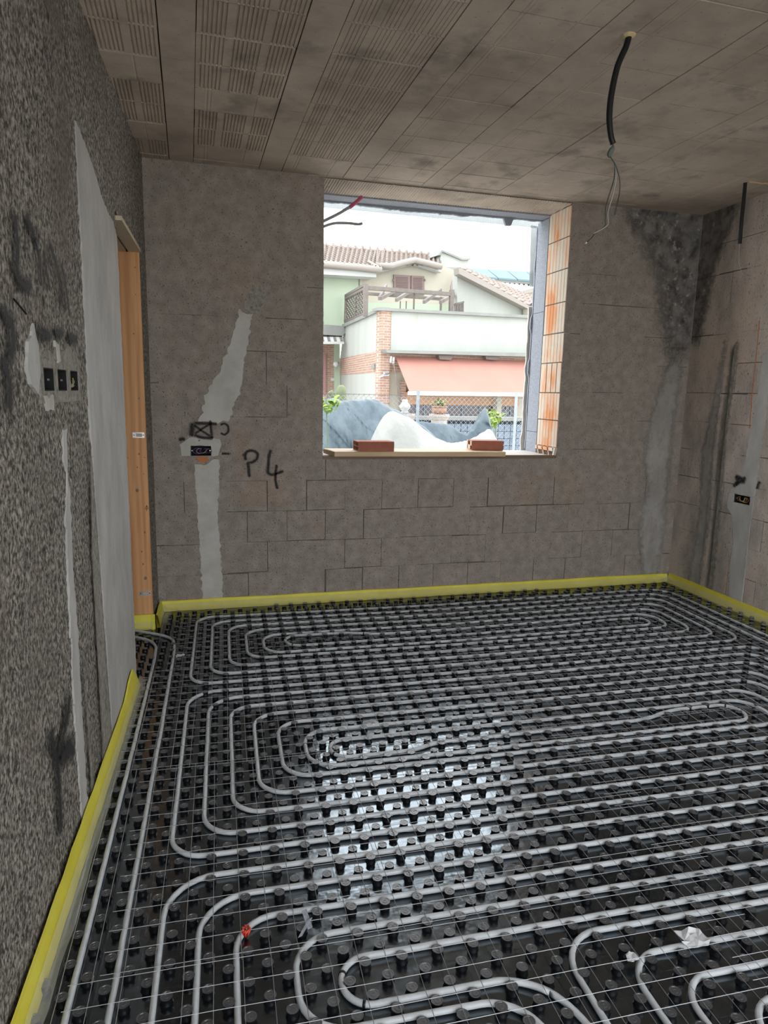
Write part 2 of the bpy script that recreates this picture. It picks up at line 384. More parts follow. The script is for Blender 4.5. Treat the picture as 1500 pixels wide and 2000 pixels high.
block_face(WB, (0, -1, 0), BC, .2725, XL(YB) - .01, XR + .01, [(WX0, WX1, ZS, 3), BOXB], wb, MT['block'], -.129, openB)
# ragged mortar lip along the left edge of the opening
mb = MB(); z = ZS + .03
while z < 2.83:
    h = random.uniform(.006, .02)
    mb.add([(WX0 - .003, YB + .001, z), (WX0 + random.uniform(.003, .010), YB + .004, z + h * .4), (WX0 - .002, YB + .001, z + h), (WX0 - .003, YB + .03, z + h * .5)], [(0, 1, 2), (1, 3, 2), (0, 3, 1)])
    z += random.choice([.02, .05, .11, .2])
mb.build('mortar_crumb', MT['plaster'], wb)
# right reveal: ends of hollow clay blocks, then grey insulation, ragged render
RZ = [1.105, 1.31, 1.517, 1.742, 1.958, 2.178, 2.412, 2.633, 2.846]
for i in range(len(RZ) - 1):
    z0, z1 = RZ[i] + .006, RZ[i + 1] - .002
    mb = MB(); y0, y1 = YB + random.uniform(.001, .006), 4.972 + random.uniform(-.006, .006)
    deep = (i == 2)
    ny = [y0] + sorted(y0 + (y1 - y0) * f for f in ((.12, .27, .42, .57, .72, .87) if not deep else (.2, .45, .7))) + [y1]
    prof = [(y0, 0)]
    for yy in ny[1:-1]:
        g = .004 if not deep else .012
        w = .0025 if not deep else .006
        prof += [(yy - w, 0), (yy, g), (yy + w, 0)]
    prof.append((y1, 0)); k = len(prof); X = WX1 - .004 + random.uniform(0, .004)
    vs = [(X + d, y, z) for z in (z0, z1) for y, d in prof]
    mb.add(vs, [(j + 1, j, j + k, j + 1 + k) for j in range(k - 1)])
    mb.add([(X, y0, z0), (X, y1, z0), (X + .05, y1, z0), (X + .05, y0, z0), (X, y0, z1), (X, y1, z1), (X + .05, y1, z1), (X + .05, y0, z1)], [(0, 1, 2, 3), (7, 6, 5, 4), (3, 7, 4, 0), (1, 5, 6, 2)])
    mb.build('hollow_clay_block', MT['terra'], wb)
# broken block under the reveal, its cells open to the front
mb = MB(); mb.box(WX1 - .012, WX1 + .05, YB + .002, 4.98, 1.078, 1.104)
for k in range(4):
    y = YB + .005 + k * .085
    mb.obox((WX1 - .012, y, ZS + .014), (.05, 0, 0), (0, .012, 0), (0, .03, .066))
mb.obox((WX1 - .024, YB - .002, ZS + .022), (.02, 0, 0), (0, .02, 0), (.010, 0, .055))
mb.build('broken_block', MT['terra'], wb)
for i, (z0, z1) in enumerate(((ZS, 1.205), (1.208, 2.14), (2.143, 2.83))):
    MB().box(WX1 - .002, WX1 + .05, 4.985, 5.165, z0, z1).build('insulation_board', MT['insul'], wb)
mb = MB(); zs = np.linspace(ZS + .03, 2.80, 46); rows = []
for i, z in enumerate(zs):
    e = WX1 - .006 - .010 * noise.noise((z * 9, 3, 0)) - (.012 if 1.5 < z < 2.2 and int(z * 9) % 3 == 0 else 0)
    rows.append([(WX1 + .05, 5.168, z), (e, 5.170, z), (e + .004, 5.195, z), (WX1 + .05, 5.20, z)])
mb.grid(rows, False); mb.build('ragged_render', MT['insul'], wb)
mb = MB(); rows = []
for i, z in enumerate(np.linspace(ZS, 2.2, 40)):
    e = WX1 - .022 + .012 * noise.noise((z * 12, 8, 0)) - (.035 * max(0, 1.25 - z))
    rows.append([(WX1 + .04, 5.203, z), (e, 5.206, z), (e + .003, 5.228, z), (WX1 + .04, 5.23, z)])
mb.grid(rows, False); mb.build('render_edge', MT['paperish'] if 'paperish' in MT else MT['plaster2'], wb)
# left reveal (hidden from here) and lintel soffit
MB().box(WX0 - .06, WX0, YB + .31, 5.20, ZS, 2.85).build('insulation_board', MT['insul'], wb)
mb = MB(); k = 0
prof = []
x = WX0 - .02
while x < WX1 + .02:
    prof += [(x, 0), (x + .004, -.0035), (x + .010, -.0035), (x + .014, 0)]; x += .0185
vs = [(px + (.10 if yy > YB + .1 else 0) * max(0, (px - 1.2)) * .35, yy, 2.852 - .006 * (yy > YB + .1) - d) for yy in (YB - .004, 4.965) for px, d in prof]
kk = len(prof); mb.add(vs, [(i, i + kk, i + 1 + kk, i + 1) for i in range(kk - 1)])
mb.box(WX0 - .1, WX1 + .1, YB - .004, 4.965, 2.86, 3.0); mb.build('lintel_soffit', MT['ceil'], wb)
MB().box(WX0 - .1, WX1 + .1, 4.966, 5.10, 2.838, 3.0).build('insulation_board', MT['insul'], wb)
mb = MB(); n = 90; top = []; poly = []
for i in range(n + 1):
    x = WX0 - .02 + (WX1 - WX0 + .04) * i / n
    d = .008 + .020 * abs(noise.noise((x * 7, 0, 5))) + .014 * abs(noise.noise((x * 23, 2, 1))) + .012 * max(0, math.sin((x - .9) * 2.4))
    if 2.28 < x < 2.335: d += .05
    poly.append((x, 5.10, 2.842 - d))
vs = poly + [(p[0], 5.10, 3.0) for p in poly] + [(p[0], 5.125, p[2]) for p in poly] + [(p[0], 5.125, 3.0) for p in poly]; q = n + 1
mb.add(vs, [(i, i + 1, i + 1 + q, i + q) for i in range(n)] + [(i + 2 * q, i + 3 * q, i + 1 + 3 * q, i + 1 + 2 * q) for i in range(n)] + [(i, i + 2 * q, i + 1 + 2 * q, i + 1) for i in range(n)])
mb.build('ragged_foam_edge', MT['insul'], wb)
# sill: screed bed with a dark board along its room edge
MB().box(WX0, WX1 + .02, YB + .028, 5.20, ZS - .06, ZS + .012).build('sill_bed', MT['plaster2'], wb)
MB().box(WX0 + .002, WX1 - .01, YB - .006, YB + .028, ZS - .002, ZS + .022).build('sill_board', MT['brown'], wb)

# ---- left wall
wlft = thing('wall_left', (XL(1.5), 1.5, 0), **S)
def WLp(y, z, o=0): return Vector((XL(y) + o * math.cos(AL), y - o * math.sin(AL), z))
def slabL(y0, y1, z0, z1):
    mb = MB(); a = WLp(y0, z0, -.014); b = WLp(y1, z0, -.014)
    mb.obox(a, b - a, Vector((-.27, 0, 0)), Vector((0, 0, z1 - z0))); return mb
mb = MB()
for r in ((YR, 2.10, -.1, ZC + .02), (2.10, 2.57, -.1, 1.462), (2.10, 2.57, 1.557, ZC + .02), (2.57, DY0 - .012, -.1, ZC + .02), (DY0 - .012, DY1 + .03, DZ + .02, ZC + .02), (DY1 + .034, YB + .1, -.1, ZC + .02)):
    s_ = slabL(*r); mb.add(s_.v, s_.f)
mb.build('wall_core', MT['mortar'], wlft)
st = .0165; ys = np.arange(YR, YB + .02, st); zs = np.arange(-.02, ZC + .02, st)
V = {}; mb = MB(); vs = []; fs = []
def skin(i, j):
    if (i, j) not in V:
        y, z = float(ys[i]), float(zs[j])
        d = .0042 * noise.noise((y * 38, z * 26, 1)) + .003 * noise.noise((y * 90, z * 70, 7)) + .006 * noise.noise((y * 4, z * 2.4, 3))
        if y > 2.74: d = d * .35
        V[(i, j)] = len(vs); vs.append(WLp(y, z, d * .9))
    return V[(i, j)]
for i in range(len(ys) - 1):
    yc = ys[i] + st / 2
    for j in range(len(zs) - 1):
        zc = zs[j] + st / 2
        if DY0 < yc < DY1 + .01 and zc < DZ + .01: continue
        if 2.10 < yc < 2.565 and 1.465 < zc < 1.555: continue
        fs.append((skin(i, j), skin(i + 1, j), skin(i + 1, j + 1), skin(i, j + 1)))
mb.add(vs, [f[::-1] for f in fs], True); mb.build('roughcast_skin', MT['left'], wlft)
def jag(poly, amp, seed=0, step=.013):
    out = []
    for i in range(len(poly)):
        a, b = poly[i], poly[(i + 1) % len(poly)]; L = math.hypot(b[0] - a[0], b[1] - a[1]); n = max(1, int(L / step))
        for k in range(n):
            t = k / n; x = a[0] + (b[0] - a[0]) * t; y = a[1] + (b[1] - a[1]) * t
            out.append((x + amp * noise.noise((x * 31 + seed, y * 31, 0)) + amp * .7 * noise.noise((x * 120, y * 120, seed)), y + amp * noise.noise((x * 31, y * 31, 9 + seed))))
    return out
def patch(name, poly, W3, parent, mat, h=.005, amp=.012, seed=0, sub=.006):
    P = jag(poly, amp, seed)
    mb = MB(); mb.prism([W3(a, b, h) for a, b in P], Vector(W3(P[0][0], P[0][1], -sub)) - Vector(W3(P[0][0], P[0][1], h)))
    return mb.build(name, mat, parent)
def stain(name, poly, W3, parent, mat, feather=.06, h=.0018, st_=.03, xmax=9):
    x0_, x1_ = min(p[0] for p in poly) - .02, max(p[0] for p in poly) + .02; z0_, z1_ = min(p[1] for p in poly) - .02, max(p[1] for p in poly) + .02
    x1_, z1_ = min(x1_, xmax), min(z1_, ZC - .001)
    nx, nz = max(3, int((x1_ - x0_) / st_)), max(3, int((z1_ - z0_) / st_)); rows = []; sf = []
    for j in range(nz + 1):
        row = []
        for i in range(nx + 1):
            x, z = x0_ + (x1_ - x0_) * i / nx, z0_ + (z1_ - z0_) * j / nz; ins = False; dm = 9
            for k in range(len(poly)):
                (ax, az), (bx, bz) = poly[k], poly[(k + 1) % len(poly)]
                if (az > z) != (bz > z) and x < (bx - ax) * (z - az) / (bz - az) + ax: ins = not ins
                t = max(0, min(1, ((x - ax) * (bx - ax) + (z - az) * (bz - az)) / ((bx - ax) ** 2 + (bz - az) ** 2)))
                dm = min(dm, math.hypot(x - ax - t * (bx - ax), z - az - t * (bz - az)))
            sf.append(min(1, dm / feather) if ins else 0.); row.append(W3(x, z, h))
        rows.append(row)
    o = MB().grid(rows).build(name, mat, parent)
    a = o.data.attributes.new('soft', 'FLOAT', 'POINT'); a.data.foreach_set('value', sf)
    return o
patch('plaster_patch', [(2.83, -.01), (2.80, .40), (2.755, .9), (2.71, 1.4), (2.72, 1.7), (2.73, 2.0), (2.72, 2.28), (2.735, 2.40), (2.93, 2.355), (3.07, 2.31), (3.21, 2.25), (3.43, 2.225), (3.527, 2.18), (3.527, -.01)], WLp, wlft, MT['plaster'], .006, .012, 1, .012)
patch('plaster_patch', [(2.045, 1.655), (1.985, 1.60), (1.96, 1.54), (1.985, 1.495), (2.05, 1.47), (2.075, 1.53), (2.075, 1.60)], WLp, wlft, MT['plaster'], .007, .008, 2, .012)
patch('plaster_patch', [(2.29, 1.36), (2.285, 1.26), (2.31, 1.2), (2.27, 1.10), (2.25, .93), (2.24, .7), (2.225, .5), (2.235, .05), (2.32, .05), (2.32, .5), (2.33, .66), (2.315, .91), (2.325, 1.05), (2.335, 1.14), (2.32, 1.22), (2.345, 1.36)], WLp, wlft, MT['plaster'], .006, .016, 3, .012)
stain('plaster_smear', [(2.34, .05), (2.34, .6), (2.41, .62), (2.45, .05)], WLp, wlft, MT['s_mud'], .05, .009, .02)
stain('plaster_smear', [(2.56, .05), (2.56, .9), (2.64, 1.3), (2.70, 1.35), (2.745, .9), (2.79, .4), (2.82, .05)], WLp, wlft, MT['s_mud'], .05, .009, .02)
# plaster plate round the three boxes
def rectsL(rs, name, mat, h):
    mb = MB()
    for (a, b, c, d) in rs:
        mb.prism([WLp(a, c, h), WLp(b, c, h), WLp(b, d, h), WLp(a, d, h)], WLp(a, c, -.02) - WLp(a, c, h))
    return mb.build(name, mat, wlft)
LB = [(2.119, 2.226), (2.276, 2.384), (2.440, 2.545)]
pl = [(2.08, 2.585, 1.444, 1.479), (2.08, 2.585, 1.544, 1.575), (2.08, LB[0][0], 1.479, 1.544), (LB[0][1], LB[1][0], 1.479, 1.544), (LB[1][1], LB[2][0], 1.479, 1.544), (LB[2][1], 2.585, 1.479, 1.544)]
rectsL(pl, 'box_surround', MT['mud'], .004)
patch('plaster_patch', [(2.10, 1.57), (2.15, 1.60), (2.22, 1.585), (2.29, 1.62), (2.34, 1.59), (2.42, 1.625), (2.55, 1.60), (2.58, 1.57)], WLp, wlft, MT['mud'], .006, .010, 4, .012)
patch('plaster_patch', [(2.255, 1.625), (2.30, 1.62), (2.305, 1.57), (2.275, 1.565)], WLp, wlft, MT['plaster2'], .008, .010, 41, .012)
patch('plaster_patch', [(2.10, 1.463), (2.20, 1.465), (2.19, 1.43), (2.13, 1.425)], WLp, wlft, MT['plaster2'], .008, .012, 42, .012)

# ---- right wall (window-end part in blocks, the rest plain)
wr = thing('wall_right', (XR, 2, 0), **S)
def WRp(t, z, o=0): return Vector((XRt(t) - o * math.cos(AR), t + o * math.sin(AR), z))
BOXR = (3.868, 4.014, .772, .830)
mb = MB()
def slabR(y0, y1, z0, z1, off=-.006):
    a = WRp(y0, z0, off); b = WRp(y1, z0, off); mb.obox(a, b - a, Vector((.28, 0, 0)), Vector((0, 0, z1 - z0)))
for (a_, b_, c_, d_) in subtract([(YR, YB + .1, -.1, ZC + .02)], BOXR):
    a = WRp(a_, c_, -.006); b = WRp(b_, c_, -.006); mb.obox(a, b - a, Vector((.06, 0, 0)), Vector((0, 0, d_ - c_)))
slabR(YR, YB + .1, -.1, ZC + .02, -.066)
mb.build('wall_core', MT['mortar'], wr)
mb = MB()
for r in ((YR, 2.6, -.1, ZC + .02),):
    a = WRp(r[0], r[2], 0); b = WRp(r[1], r[2], 0); mb.obox(a, b - a, Vector((.006, 0, 0)), Vector((0, 0, r[3] - r[2])))
mb.build('roughcast_skin', MT['rblock'], wr)
block_face(WRp, None, [c + .012 for c in BC], .2725, 2.6, YB + .01, [BOXR], wr, MT['rblock'], .05, lambda t, z: .45)
RWf = lambda a, b, h: WRp(a, b, h)
patch('plaster_patch', [(3.86, 1.84), (3.90, 1.80), (3.905, 1.55), (3.925, 1.36), (3.945, 1.15), (3.95, 1.08), (3.985, .97), (4.01, .90), (4.055, .87), (4.06, .833), (3.84, .833), (3.825, .90), (3.83, 1.08), (3.82, 1.3), (3.81, 1.84)], RWf, wr, MT['plaster'], .005, .012, 5)
patch('plaster_patch', [(4.07, .834), (4.075, .72), (4.03, .69), (4.0, .62), (3.975, .5), (3.985, .28), (3.95, .03), (3.835, .03), (3.835, .3), (3.84, .53), (3.835, .70), (3.83, .834), (3.866, .834), (3.866, .770), (4.016, .770), (4.016, .834)], RWf, wr, MT['plaster'], .005, .007, 51)
patch('chalk_line', [(3.974, 2.03), (3.968, 1.84), (3.965, 1.55), (3.953, 1.30), (3.947, 1.30), (3.958, 1.55), (3.962, 1.84), (3.967, 2.03)], lambda a, b, h: WRp(a, b, h), wr, MT['orange'], .0015, .003, 6)
# ---- rear wall; its unseen opening is made extra wide to light the window wall
wq = thing('wall_rear', (1.7, YR, 0), **S)
MB().box(-.9, -.42, YR - .3, YR, -.1, ZC + .02).box(3.5, 4.1, YR - .3, YR, -.1, ZC + .02).box(-.42, 3.5, YR - .3, YR, 2.72, ZC + .02).build('wall_core', MT['left'], wq)
# ---- doorway in the left wall
dr = thing('door_1', (-.35, 3.9, 0), **S)
MB().box(-.52, XL(DY1) + .004, DY1, DY1 + .032, .088, 2.253).build('jamb_board', MT['wood'], dr)
MB().box(-.452, -.446, DY1 - .004, DY1, .088, 2.253).build('jamb_bead', MT['cream'], dr)
mb = MB()
for a, b in ((-.405, XL(3.9) + .012), (-.52, -.418)):
    mb.obox((a, DY0, 2.253), (b - a, 0, 0), ((XL(DY1) - XL(DY0)) * .6, DY1 - DY0, 0), (0, 0, .02))
mb.build('head_board', MT['cream'], dr)
MB().box(-.53, XL(3.6), DY0, DY1 + .03, 2.274, 2.29).build('head_groove', MT['dark'], dr)
mb = MB()
for xx, z, rr in ((-.352, 2.17, .004), (-.355, 2.02, .003), (-.375, 1.80, .004), (-.36, 1.43, .005), (-.372, 1.10, .005), (-.385, 1.02, .004), (-.350, .98, .003), (-.392, .88, .009), (-.358, .62, .006), (-.38, .50, .005), (-.365, .33, .009), (-.375, .42, .005)):
    mb.prism([(xx + rr * math.cos(k * .785), DY1 - .0004, z + rr * 1.3 * math.sin(k * .785)) for k in range(8)], (0, .001, 0))
mb.build('knot', MT['brown'], dr)
mb = MB()
def pen(a, b): mb.bar((a[0], DY1 - .0006, a[1]), (b[0], DY1 - .0006, b[1]), .0022, .001, (0, 1, 0))
tx, tz = -.352, .765
for a, b in (((0, 0), (.020, 0)), ((.020, 0), (.012, .022)), ((.012, .022), (0, 0)), ((.012, .022), (.010, -.014))): pen((tx + a[0], tz + a[1]), (tx + b[0], tz + b[1]))
pen((-.443, 1.078), (-.433, 1.078)); pen((-.346, 1.078), (-.336, 1.078))
pm_ = mb.build('pencil_mark', MT['dark'], dr)
for z in (1.213, .233):
    mb = MB()
    for (a, b, c, d) in ((-.404, -.385, -.016, .016), (-.350, -.337, -.016, .016), (-.385, -.350, .010, .016), (-.385, -.350, -.016, -.010)):
        mb.box(a, b, DY1 - .003, DY1 + .001, z + c, z + d)
    pl_ = mb.build('strike_plate', MT['steel'], dr); pl_['label'] = 'zinc strike plate'
    MB().box(-.381, -.354, DY1 - .0025, DY1 + .001, z - .007, z + .007).build('keeper', MT['plaster2'], pl_)
    m2 = MB()
    for xx in (-.396, -.343): m2.lathe([(.004, 0), (.004, .001), (.002, .0015)], 8)
    # screws: small discs facing the room
    m2 = MB()
    for xx in (-.3955, -.3435):
        m2.prism([(xx + .0035 * math.cos(k * .785), DY1 - .0045, z + .0035 * math.sin(k * .785)) for k in range(8)], (0, .002, 0))
    m2.build('screw', MT['dark'], pl_)
# corridor beyond the doorway
mb = MB().box(-2.0, -.62, DY1 + .033, YB + .1, -.1, ZC).box(-2.0, -.65, DY0 - .3, DY0 - .02, -.1, ZC).box(-2.1, -2.0, DY0 - .3, YB + .1, -.1, ZC)
tag(mb.build('wall_corridor', MT['plaster']), **S)

# ================================================================= FLOOR HEATING
panel = thing('studded_panel', (LX, LY, 0), 'black glossy studded plastic heating panel covering the whole floor', 'floor panel', rz=-TH)
corners = [(XL(YR) + .015, YR + .02), (XRt(YR) - .015, YR + .02), (XRt(YB) - .015, YB - .012), (XL(YB) + .015, YB - .012), (XL(DY1) + .015, DY1 - .012), (-.60, DY1 - .012), (-.60, DY0 + .012), (XL(DY0) + .015, DY0 + .012)]
MB().prism([(a, b, 0.) for a, b in corners], (0, 0, -.002)).build('sheet', None, panel)
sh = bpy.data.objects['sheet']
# keep the sheet's own axes on the stud grid so that its creases follow the studs
Mi = (Matrix.Translation((LX, LY, 0)) @ Matrix.Rotation(-TH, 4, 'Z')).inverted()
sh.data.transform(Mi); sh.matrix_parent_inverse = Matrix.Identity(4); sh.data.materials.append(MT['sheet'])
# ---- pipes
def fillet(pts, r):
    out = [Vector((*pts[0], 0))]
    for i in range(1, len(pts) - 1):
        p = Vector((pts[i][0], pts[i][1], 0)); a = Vector((pts[i - 1][0], pts[i - 1][1], 0)); b = Vector((pts[i + 1][0], pts[i + 1][1], 0))
        rr = pts[i][2] if len(pts[i]) > 2 else r
        da, db = (a - p), (b - p); d = min(rr, da.length * .499, db.length * .499)
        s0 = p + da.normalized() * d; s1 = p + db.normalized() * d; k = .5523
        c0 = s0 + (p - s0) * k; c1 = s1 + (p - s1) * k
        for t in np.linspace(0, 1, 9):
            q = s0 * (1 - t) ** 3 + c0 * 3 * t * (1 - t) ** 2 + c1 * 3 * t * t * (1 - t) + s1 * t ** 3
            if (q - out[-1]).length > 1e-4: out.append(q)
    e = Vector((pts[-1][0], pts[-1][1], 0)); out.append(e)
    res = [out[0]]
    for q in out[1:]:
        d = (q - res[-1]).length; n = max(1, int(d / 1.2)); s0 = res[-1].copy()
        for k in range(1, n + 1): res.append(s0 + (q - s0) * k / n)
    return res
PIPES = []
def pipe(pts, label, r=1.15, group=None):
    P = fillet(pts, r); W3 = []
    for q in P:
        w = .018 * noise.noise((q.x * .7, q.y * .7, 4)); w2 = .018 * noise.noise((q.x * .7, q.y * .7, 11))
        W3.append(LW(q.x + w, q.y + w2, .0102 + .0012 * noise.noise((q.x * .3, q.y * .3, 2))))
    PIPES.append(np.array([(a[0], a[1]) for a in W3]))
    o = MB().tube(W3, .0086, 8).build('heating_pipe', MT['pipe'])
    return tag(o, label, 'pipe', group)
P1 = [(.7, -13), (.7, -1.75), (33.3, -1.75), (33.3, 24.25, 1.6), (-.3, 24.25), (-.3, 15.75), (31.3, 15.75), (31.3, 22.25), (1.7, 22.25), (1.7, 17.65), (29.3, 17.65), (29.3, 20.35), (9.6, 20.2), (8.2, 20.75), (4.0, 20.9), (4.0, 19.15), (22, 19.25), (25.2, 19.75), (28.3, 19.6, .7), (28.3, 18.3, .7),
      (2.7, 18.25), (2.7, 21.25), (30.3, 21.25), (30.3, 16.7), (.7, 16.7), (.7, 23.25), (32.3, 23.25), (32.3, 14.75), (-1.3, 14.7), (-1.3, 25.25), (34.3, 25.25, 1.8), (34.3, -2.75), (2.2, -2.75), (2.2, -5.7), (7.3, -5.75, .8), (8.0, -7.0), (8.2, -13)]
pipe(P1, 'white heating pipe laid as the oblong spiral nearest the window wall')
P2 = [(-.3, -13), (-.3, -.72, 1.5), (32.3, -.75), (32.3, 13.7), (-1.3, 13.7, 1.5), (-1.3, 1.25), (30.3, 1.25), (30.3, 11.75), (.7, 11.75), (.7, 3.25), (28.2, 3.25), (28.2, 9.75), (2.7, 9.75), (2.7, 5.25), (26, 5.3), (26, 7.8), (4.75, 7.75, .9), (4.75, 6.3, .9), (8.2, 6.27), (9.3, 6.75), (19.8, 6.85), (21.3, 7.45), (24.8, 7.45, .9), (24.8, 5.85, .9),
      (3.75, 5.75), (3.75, 8.75), (27, 8.75), (27, 4.25), (1.7, 4.25), (1.7, 10.75), (29.2, 10.75), (29.2, 2.25), (-.3, 2.25), (-.3, 12.8, 1.5), (31.3, 12.8), (31.3, .25), (-1.3, .27, 1.5), (-1.3, -13)]
pipe(P2, 'white heating pipe laid as the long oblong spiral in mid-floor')
pipe([(33.3, -13), (33.3, -3.7), (3.3, -3.72, 1.0), (3.3, -5.2, 1.0), (7.9, -5.2), (8.9, -6.4), (9.05, -13)], 'white heating pipe with the small inner hairpin bend in the bottom foreground', .9)
pipe([(9.35, -13), (9.35, -4.2, 1.3), (32, -4.25), (32, -7.1), (12.9, -7.1, 1.0), (12.9, -13)], 'white heating pipe forming the outer bend at the lower right', 1.2)
pipe([(10.8, -13), (10.8, -5.2, 1.1), (31, -5.2), (31, -6.15), (11.75, -6.15, 1.0), (11.75, -13)], 'white heating pipe nested inside the outer bend at the lower right', 1.0)
pipe([(-8, 25.2), (-4.9, 23.4), (-3.5, 22.5, .5), (-2.55, 21.6, .8), (-2.37, 19.8, .6), (-2.3, 10), (-2.3, -13)], 'straight white feed pipe, second from the left wall, turning into the doorway', .8)
pipe([(-8, 24.2), (-4.9, 22.3), (-3.9, 21.5, .4), (-3.45, 20.6, .7), (-3.35, 19, .6), (-3.3, 10), (-3.3, -13)], 'straight white feed pipe nearest the left wall, turning into the doorway', .8)
# cable ties and tape on the pipes
def tie(pi, u, v, col=None):
    x, y, _ = LW(u, v); A = PIPES[pi]; k = int(np.argmin((A[:, 0] - x) ** 2 + (A[:, 1] - y) ** 2)); k = min(max(k, 1), len(A) - 2)
    a, b = A[k], A[k + 1]; d = (b - a) / np.linalg.norm(b - a); p0 = a - d * .004
    mb = MB().tube([(p0[0], p0[1], .0102), (p0[0] + d[0] * .007, p0[1] + d[1] * .007, .0102)], .0098, 10)
    par = [o for o in COL.objects if o.name.startswith('heating_pipe')][pi]
    o = mb.build('cable_tie', MT['black'] if col is None else col, par)
    return o
for pi, u, v in ((0, 3.95, 20.3), (0, 8.8, 20.4), (0, 4.4, 19.2), (0, 28.0, 19.6), (0, 5.6, 18.95), (1, 4.9, 6.7), (1, 24.5, 7.3), (1, 3.8, 7.4), (2, 3.35, -4.2), (2, 3.7, -5.1)): tie(pi, u, v)
# ---- studs
nprof = [(.0172, 0), (.0150, .0030), (.0144, .0188), (.0157, .0203), (.0126, .0203), (.0120, .0193), (.0074, .0193), (.0070, .0203), (.0040, .0203), (.0036, .0193)]
def stud(n):
    m_ = MB().lathe(nprof, n)
    for i in range(3 * n, len(m_.sm)): m_.sm[i] = False
    return m_
MT['studtop'] = pm('lightened_stud_top', (.055, .058, .064), (.085, .088, .095), scale=60, rough=.32, spec=.7)  # paler top colour stands in for ceiling and window light reflected there
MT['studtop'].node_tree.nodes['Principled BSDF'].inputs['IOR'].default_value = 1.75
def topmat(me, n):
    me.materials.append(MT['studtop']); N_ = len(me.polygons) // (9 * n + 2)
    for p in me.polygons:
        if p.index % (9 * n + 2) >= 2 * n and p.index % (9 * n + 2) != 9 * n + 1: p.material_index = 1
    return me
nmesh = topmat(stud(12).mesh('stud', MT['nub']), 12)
cand = []
allp = np.vstack(PIPES)
for i2 in range(-9, 80):
    for j2 in range(-29, 62):
        if (i2 + j2) % 2: continue
        u, v = i2 / 2, j2 / 2
        x, y, _ = LW(u, v)
        if x > XRt(y) - .035 or y > YB - .06: continue
        if x < XL(y) + .035 and not (DY0 + .04 < y < DY1 - .04 and x > -.58): continue
        if y > 4.24 and x < XL(y) + .05: continue
        d = np.min((allp[:, 0] - x) ** 2 + (allp[:, 1] - y) ** 2)
        if d < .0125 ** 2: continue
        c = RW @ np.array([x, y, .02 - HC]); px, py = 750 + FPX * c[0] / c[2], 1000 + FPX * c[1] / c[2]
        vis = (c[2] > .1 and -20 < px < 1520 and py < 2030)
        cand.append((0 if vis else 1, c[2], x, y))
cand.sort()
rest = MB(); proto = stud(10)
for k, (nv, d, x, y) in enumerate(cand):
    if k < 300: link('stud', nmesh, panel, None, None)
    else: rest.add([(a + x, b + y, c) for a, b, c in proto.v], proto.f); rest.sm[-len(proto.sm):] = proto.sm
near = cand[:300]
for o, (nv, d, x, y) in zip([o for o in panel.children if o.name.startswith('stud')], near):
    o.matrix_parent_inverse = WI[panel.name]; o.location = (x, y, 0)
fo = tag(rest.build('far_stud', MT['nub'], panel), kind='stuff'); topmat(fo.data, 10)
# ---- welded wire mesh sheets
WS = .0738
def mesh_sheet(u0, v0, nu, nv, rot, label, zz, parts=True):
    x, y, _ = LW(u0, v0)
    r = thing('wire_mesh', (x, y, 0), label, 'wire mesh', 'wire mesh sheets over the heating pipes')
    a = -TH + rot; ex = Vector((math.cos(a), math.sin(a), 0)); ey = Vector((-math.sin(a), math.cos(a), 0)); o0 = Vector((x, y, zz))
    def okp(p): return XL(p.y) + .02 < p.x < XRt(p.y) - .03 and YR < p.y < YB - .05
    def wire(p, d, L, dz):
        n = max(2, int(L / .18)); pts = []
        for k in range(n + 1):
            q = p + d * (L * k / n); q = q + Vector((0, 0, dz + .0022 * noise.noise((q.x * 3, q.y * 3, zz * 900)))) + Vector((.004 * noise.noise((q.x * 1.3, q.y * 1.3, 3)), .004 * noise.noise((q.x * 1.3, q.y * 1.3, 8)), 0))
            if okp(q): pts.append(q)
        if len(pts) > 1: MB().tube(pts, .00095, 4, False).build('wire', MT['wire'], r)
    for i in range(nu + 1): wire(o0 + ex * (i * WS + random.uniform(-.001, .001)) - ey * .02, ey, nv * WS + .04, 0)
    for j in range(nv + 1): wire(o0 + ey * (j * WS + random.uniform(-.001, .001)) - ex * .02, ex, nu * WS + .04, .0021)
    return r
z0 = .0218
rows_ = [(16.6, .001, 14.9, 'far row by the window wall'), (6.7, -.002, 13.6, 'second row from the window wall'), (-3.1, .003, 14.6, 'third row from the window wall'), (-12.9, .0, 13.9, 'nearest row at the bottom')]
for ri, (v0, rt, us, nm) in enumerate(rows_):
    nu = 27
    nv = 13 if ri else 13
    zz = z0 + .003 * (ri % 2)
    mesh_sheet(us - nu * WS / .1 + 1.0, v0, nu, nv, rt + .002, 'left sheet of thin galvanised wire mesh, ' + nm, zz)
    mesh_sheet(us - .1, v0 + .25, nu, nv, rt - .003, 'right sheet of thin galvanised wire mesh, ' + nm, zz + .0014)

